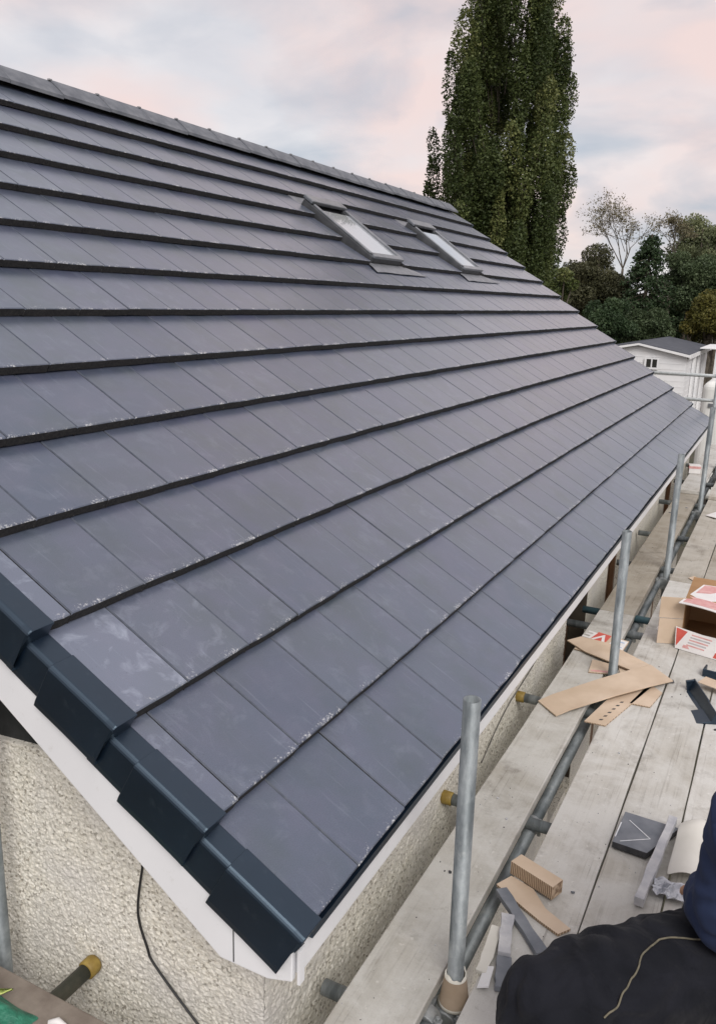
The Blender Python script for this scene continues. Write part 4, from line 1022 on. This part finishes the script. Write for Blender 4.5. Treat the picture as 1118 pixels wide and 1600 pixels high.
for sx in (-1, 1):
    e = xl - .11 if sx < 0 else xr + .11
    b.prism([(xm, Yf - .17, za + .0), (e, Yf - .17, ze - .10), (e, Yf - .17, ze - .02), (xm, Yf - .17, za + .065)][::sx], (0, .028, 0))
o = b.build('barge_board', M['shed_wall']); adopt(o, SH)
b = MB(); b.box(xr + .09, xr + .12, Yf - .15, Yb + .1, ze - .14, ze - .01); o = b.build('fascia', M['shed_wall']); adopt(o, SH)
b = MB(); b.box(-3.30, -2.97, Yf - .05, Yf - .02, -.42, -.16); wn = b.build('window', M['window_dark']); adopt(wn, SH)
b = MB(); b.box(-3.36, -2.91, Yf - .07, Yf - .052, -.16, -.11); b.box(-3.36, -2.91, Yf - .07, Yf - .052, -.48, -.42); b.box(-3.36, -3.30, Yf - .07, Yf - .052, -.42, -.16); b.box(-2.97, -2.91, Yf - .07, Yf - .052, -.42, -.16); b.box(-3.155, -3.115, Yf - .07, Yf - .052, -.42, -.16)
o = b.build('frame', M['shed_wall']); o.parent = wn
for y in (28.6, 30.2, 31.9):
    b = MB(); b.box(xr + .02, xr + .10, y, y + .12, ZG, ze - .14); o = b.build('post', M['shed_wall']); adopt(o, SH)
b = MB(); b.box(xr + .6, xr + .7, 29.9, 30.0, ZG, .12); b.box(xr + .6, xr + .7, 33.4, 33.5, ZG, .12); b.box(xr + .10, xr + .7, 29.8, 33.6, .12, .15); o = b.build('porch', M['shed_wall']); adopt(o, SH)
# pale trailer beyond the scaffold
TRl = empty('trailer', (.4, 17, ZG), 'white box trailer with rounded corners behind the far guard rails', 'trailer')
b = MB(); b.box(-.70, 2.2, 17.0, 20.5, -2.45, .02); o = b.build('body', M['trailer']); adopt(o, TRl); bevel(o, .16, 5)
b = MB(); b.box(-.55, 2.05, 16.975, 16.998, -.5, -.42); o = b.build('trim', M['alu']); adopt(o, TRl)
for x in (-.35, 1.7):
    b = MB(); b.tube([(x - .09, 18.7, ZG + .32), (x + .09, 18.7, ZG + .32)], .32, 20); o = b.build('wheel', M['cable']); adopt(o, TRl)

# ================================================================== trees
def leaf_mesh(name, C, size, mat, rv, tall=1.0, flat=0.0):
    n = len(C); d = rng.normal(size=(n, 3)); d /= np.linalg.norm(d, axis=1)[:, None]
    e = rng.normal(size=(n, 3)); e -= d * (e * d).sum(1)[:, None]; e /= np.linalg.norm(e, axis=1)[:, None]
    s = size * rng.uniform(.55, 1.35, n)[:, None]
    a, b_ = d * s, e * s * .62
    P = np.stack([C - a, C + b_ * .9 - a * .1, C + a, C - b_ * .9 - a * .1], 1).reshape(-1, 3)
    me = bpy.data.meshes.new(name); me.vertices.add(4 * n); me.vertices.foreach_set('co', P.astype(np.float32).ravel())
    me.loops.add(4 * n); me.loops.foreach_set('vertex_index', np.arange(4 * n, dtype=np.int32)); me.polygons.add(n)
    me.polygons.foreach_set('loop_start', np.arange(0, 4 * n, 4, dtype=np.int32)); me.polygons.foreach_set('loop_total', np.full(n, 4, dtype=np.int32)); me.update(calc_edges=True)
    at = me.attributes.new('rnd', 'FLOAT', 'POINT'); at.data.foreach_set('value', np.repeat(np.clip(rv, 0, 1), 4).astype(np.float32))
    me.materials.append(mat); return me
def clump_points(c, r, n, sc=(1, 1, 1)):
    d = rng.normal(size=(n, 3)); d /= np.linalg.norm(d, axis=1)[:, None]
    rad = rng.uniform(.15, 1, n) ** .45
    return np.array(c) + d * rad[:, None] * r * np.array(sc)
LM = {  # all but the poplar lightened in place of distance haze
 'poplar': leafm('poplar_leaf', (.040, .060, .018), (.098, .126, .040), (.195, .205, .072)),
 'brown': leafm('brown_green_leaf', (0.039, 0.041, 0.022), (0.083, 0.085, 0.044), (0.140, 0.134, 0.067)),
 'conifer': leafm('dark_conifer_leaf', (0.022, 0.041, 0.018), (0.046, 0.078, 0.034), (0.091, 0.132, 0.061)),
 'pale': leafm('pale_green_leaf', (0.083, 0.099, 0.050), (0.156, 0.182, 0.090), (0.264, 0.281, 0.148)),
 'olive': leafm('olive_leaf', (0.050, 0.052, 0.013), (0.123, 0.118, 0.027), (0.248, 0.189, 0.041)),
 'twig': leafm('sparse_leaf', (0.108, 0.101, 0.061), (0.189, 0.169, 0.101), (0.270, 0.230, 0.135)),
 'shrub': leafm('green_shrub_leaf', (0.041, 0.063, 0.029), (0.083, 0.117, 0.055), (0.140, 0.177, 0.091)),
}
def trunk_mesh(b, base_, top, r0, r1, bend=.2, seed=0):
    rr = random.Random(seed); P = []; R_ = []
    for i in range(7):
        t = i / 6; p = Vector(base_).lerp(Vector(top), t); P.append(p + Vector((rr.uniform(-bend, bend), rr.uniform(-bend, bend), 0)) * (1 if 0 < i < 6 else 0)); R_.append(r0 + (r1 - r0) * t)
    b.tube(P, R_, 8); return P
def tree(name, base_, label, clumps, leaf, mat, limbs=(), r0=.18, top=None, cat='tree', group=None):
    t = empty(name, base_, label, cat, group); b = MB(); tp = top or (base_[0], base_[1], max(c[0][2] for c in clumps))
    P = trunk_mesh(b, base_, tp, r0, .03, .12, hash(label) % 1000)
    for (c, r, n, sc) in clumps[:14]:
        s = min(P[1:5], key=lambda p: abs(p.z - (c[2] - 1.2 * r))); b.tube([s, s.lerp(Vector(c), .6) + Vector((0, 0, .15 * r)), Vector(c)], [r0 * .35, r0 * .18, .012], 6)
    o = b.build('trunk', M['bark']); adopt(o, t)
    pts = []; rv = []
    for (c, r, n, sc) in clumps:
        p = clump_points(c, r, n, sc); pts.append(p); h = (p[:, 2] - c[2]) / (r * sc[2]); rv.append(.45 + rng.normal(0, .16) + rng.normal(0, .14, n) + .0 * h)
    me = leaf_mesh('crown', np.concatenate(pts), leaf, mat, np.concatenate(rv)); o = link('crown', me); adopt(o, t); return t
# tall poplar: many upright stems, each a chain of small clumps
PY = 55.0; PS = 2.10; PXC = -18.15      # far poplar: base line, size and axis
def px2(x, y, Y):
    d = c_right * ((x - 559) / 1300.73) + c_down * ((y - 800) / 1300.73) + c_fwd; t = (Y - CAM.y) / d.y; return CAM + d * t
def env(z):
    """left and right half width of the crown at height z above eye level"""
    zs = (-4, 0, 3, 6, 9, 13, 18, 22, 26, 31); lf = (4.3, 4.5, 4.6, 4.5, 4.1, 3.5, 2.7, 2.1, 1.5, .3); rt = (4.5, 4.7, 4.7, 4.7, 4.7, 4.3, 3.5, 2.8, 1.9, .3)
    return float(np.interp(z, zs, lf)), float(np.interp(z, zs, rt))
pts = []; rv = []; axes = []
pr_ = random.Random(11)
while len(axes) < 345:
    z = pr_.uniform(-5, 24); a = pr_.uniform(0, 2 * math.pi); ca = math.cos(a); lf, rt = env(z); e = rt if ca > 0 else lf
    rho = pr_.uniform(.0, 1) ** .5; x = ca * e * rho; y = math.sin(a) * .5 * (lf + rt) * rho
    L = pr_.uniform(2.4, 5.0); wd = pr_.uniform(.42, .80) * (.75 + .35 * rho)
    l2, r2 = env(z + L * .8)
    if x < -l2 + wd * .7 or x > r2 - wd * .7: continue
    if z + L > 11.5 and -.2 < x < 1.25 and pr_.random() < .85: continue      # the open slot between the two leaders
    if -2.2 < x < -1.5 and 5 < z + L < 13 and pr_.random() < .6: continue
    axes.append((x, y, z, L, wd, rho))
for (x, y, z, L, wd, rho) in axes:
    n = int(820 * L * wd / 1.6); t = rng.uniform(0, 1, n); rad = wd * np.sin(np.pi * np.clip(.10 + t * .86, 0, 1)) ** .6 * rng.uniform(.25, 1, n) ** .5 * rng.uniform(.8, 1.2, n)
    an = rng.uniform(0, 2 * np.pi, n); out_ = .10 * rho
    P = np.stack([PXC + x * (1 + out_ * t) + rad * np.cos(an), PY + y * (1 + out_ * t) + rad * np.sin(an), 1.45 + z + L * t + rng.normal(0, .12, n)], 1)
    pts.append(P); rv.append(np.full(n, .40 + rng.normal(0, .20)) + rng.normal(0, .14, n))
pt = empty('poplar_tree', (PXC, PY, ZG), 'tall upright poplar tree rising behind the roof ridge', 'tree')
b = MB(); trunk_mesh(b, (PXC, PY, ZG), (PXC - .3, PY, 12), .6, .12, .1, 3)
for (x, y, z, L, wd, rho) in axes[::2]:
    b.tube([(PXC + x * .35, PY + y * .35, 1.45 + z - L * .9), (PXC + x * .85, PY + y * .85, 1.45 + z), (PXC + x * (1 + .1 * rho), PY + y * (1 + .1 * rho), 1.45 + z + L)], [.045, .028, .006], 5, cap=False)
o = b.build('trunk', M['bark']); adopt(o, pt)
me = leaf_mesh('crown', np.concatenate(pts), .092, LM['poplar'], np.concatenate(rv)); o = link('crown', me); adopt(o, pt)

def blob_tree(name, label, xpx, ypx, rpx, Y, mat, leaf, dens=1.0, n=22, squash=1.0, r0=.16, seed=1, rmin=.28, cat='tree', zlow=None):
    rr = random.Random(seed); c0 = px2(xpx, ypx, Y); sc = (px2(xpx + 1, ypx, Y) - c0).length; RX = rpx * sc; RZ = RX * squash
    cls = []
    for i in range(n):
        while True:
            u_, v_, w_ = (rr.uniform(-1, 1) for _ in range(3))
            if .15 < u_ * u_ + v_ * v_ + w_ * w_ < 1: break
        r = RX * rr.uniform(rmin, rmin + .2); cls.append(((c0.x + u_ * (RX - r * .6), Y + v_ * (RX - r * .6), c0.z + w_ * (RZ - r * .6)), r, int(dens * 800 * (r / leaf / 10) ** 2), (1, 1, rr.uniform(.7, 1.0))))
    return tree(name, (c0.x, Y, ZG), label, cls, leaf, mat, r0=r0)
blob_tree('broadleaf_tree', 'dark brownish tree between the poplar and the conifer', 930, 455, 62, 37, LM['brown'], .055, 1.5, 34, 1.25, seed=2)
blob_tree('broadleaf_tree', 'low olive tree tight against the right foot of the poplar', 872, 452, 30, 29, LM['poplar'], .06, 1.3, 16, 1.2, seed=3)
blob_tree('broadleaf_tree', 'pale grey green tree at the right edge, behind the conifer', 1090, 415, 66, 44, LM['pale'], .060, 1.0, 30, 1.25, seed=5)
blob_tree('broadleaf_tree', 'mid green tree filling the gap right of the conifer', 1075, 440, 52, 38, LM['shrub'], .055, 1.3, 26, 1.1, seed=6)
blob_tree('olive_bush', 'yellow brown bush at the right edge above the cabin', 1108, 500, 52, 36, LM['olive'], .052, 1.4, 26, 1.0, seed=7)
blob_tree('green_shrub', 'bluish green shrub just behind the cabin roof', 1010, 512, 46, 35.5, LM['shrub'], .050, 1.4, 26, .8, seed=8)
blob_tree('green_shrub', 'dark shrub between the brownish tree and the roof edge', 950, 505, 46, 33, LM['conifer'], .050, 1.4, 24, .95, seed=9)
blob_tree('broadleaf_tree', 'thin leaved tree top right, in front of the pale sky', 1125, 385, 36, 41, LM['pale'], .055, .7, 16, 1.2, seed=12)
blob_tree('broadleaf_tree', 'dull green tree beyond the right edge of the cabin', 1165, 450, 80, 40, LM['pale'], .060, 1.0, 30, 1.1, seed=13)
for i, (px_, py_, lb) in enumerate(((985, 500, 'dark undergrowth left of the conifer trunk, far behind the cabin'), (1050, 505, 'dark undergrowth right of the conifer trunk, far behind the cabin'), (1120, 480, 'dark undergrowth behind the yellow brown bush'), (905, 490, 'dark undergrowth below the brownish tree'))):
    blob_tree('green_shrub', lb, px_, py_, 52, 47 + i, LM['conifer'], .085, 1.3, 26, .9, seed=30 + i)
# conifer: drooping tiers
ct = empty('conifer_tree', tuple(px2(1020, 440, 36.5))[:2] + (ZG,), 'dark green conifer rising behind the cabin', 'tree'); c0 = px2(1018, 365, 36.5); cb = px2(1018, 540, 36.5)
b = MB(); b.tube([(c0.x, 36.5, ZG), (c0.x, 36.5, c0.z)], [.2, .02], 8); pts = []
for i in range(190):
    t = random.random() ** .8; z = c0.z + (cb.z - c0.z) * t; R_ = .15 + 1.45 * min(1, t * 1.5); a = random.uniform(0, 2 * math.pi); L = R_ * random.uniform(.7, 1.1)
    tip = Vector((c0.x + L * math.cos(a), 36.5 + L * math.sin(a), z - .25 * L)); b.tube([(c0.x, 36.5, z + .1), tip], [.03, .006], 4)
    for k in range(90):
        f_ = random.uniform(.25, 1.05); p = Vector((c0.x, 36.5, z + .1)).lerp(tip, f_); pts.append((p.x + random.gauss(0, .10), p.y + random.gauss(0, .10), p.z + random.gauss(-.03, .07)))
o = b.build('trunk', M['bark']); adopt(o, ct); pts = np.array(pts)
me = leaf_mesh('crown', pts, .060, LM['conifer'], .4 + rng.normal(0, .2, len(pts))); o = link('crown', me); adopt(o, ct)
# half bare trees: branching twigs with a few leaves
def bare(name, label, basepx, tippx_list, Y, mat, seed, spread=.55, leaves=4):
    rr = random.Random(seed); b0 = px2(*basepx, Y); t = empty(name, (b0.x, Y, ZG), label, 'tree'); b = MB(); L = []
    def grow(p, d, ln, r, lvl):
        q = p + d * ln; b.tube([p, p.lerp(q, .5) + Vector((rr.gauss(0, .03), rr.gauss(0, .03), 0)) * ln, q], [r, r * .8, r * .6], 5, cap=False)
        if lvl <= 2:
            for _ in range(leaves): f_ = rr.uniform(.2, 1.1); L.append(tuple(p + d * ln * f_ + Vector((rr.gauss(0, .10), rr.gauss(0, .10), rr.gauss(0, .08)))))
        if lvl == 0: return
        for _ in range(3 if lvl > 1 else 4):
            nd = (d + Vector((rr.gauss(0, spread), rr.gauss(0, spread), rr.gauss(.12, spread * .6)))).normalized(); grow(p.lerp(q, rr.uniform(.55, 1)), nd, ln * rr.uniform(.58, .82), r * .55, lvl - 1)
    b.tube([(b0.x, Y, ZG), b0], [.12, .055], 7)
    for tp in tippx_list:
        q = px2(*tp, Y); d = (q - b0); grow(b0, d.normalized(), d.length * .46, .030, 4)
    o = b.build('trunk', M['bark']); adopt(o, t)
    P = np.array(L); me = leaf_mesh('crown', P, .045, mat, .5 + rng.normal(0, .2, len(P))); o = link('crown', me); adopt(o, t)
bare('bare_tree', 'wispy half bare tree standing against the pink sky', (972, 420), ((930, 335), (955, 312), (985, 318), (1000, 345)), 40, LM['twig'], 4)
bare('bare_tree', 'smaller wispy tree top right of the conifer', (1052, 400), ((1035, 345), (1055, 335), (1068, 350)), 42, LM['twig'], 8, .5)
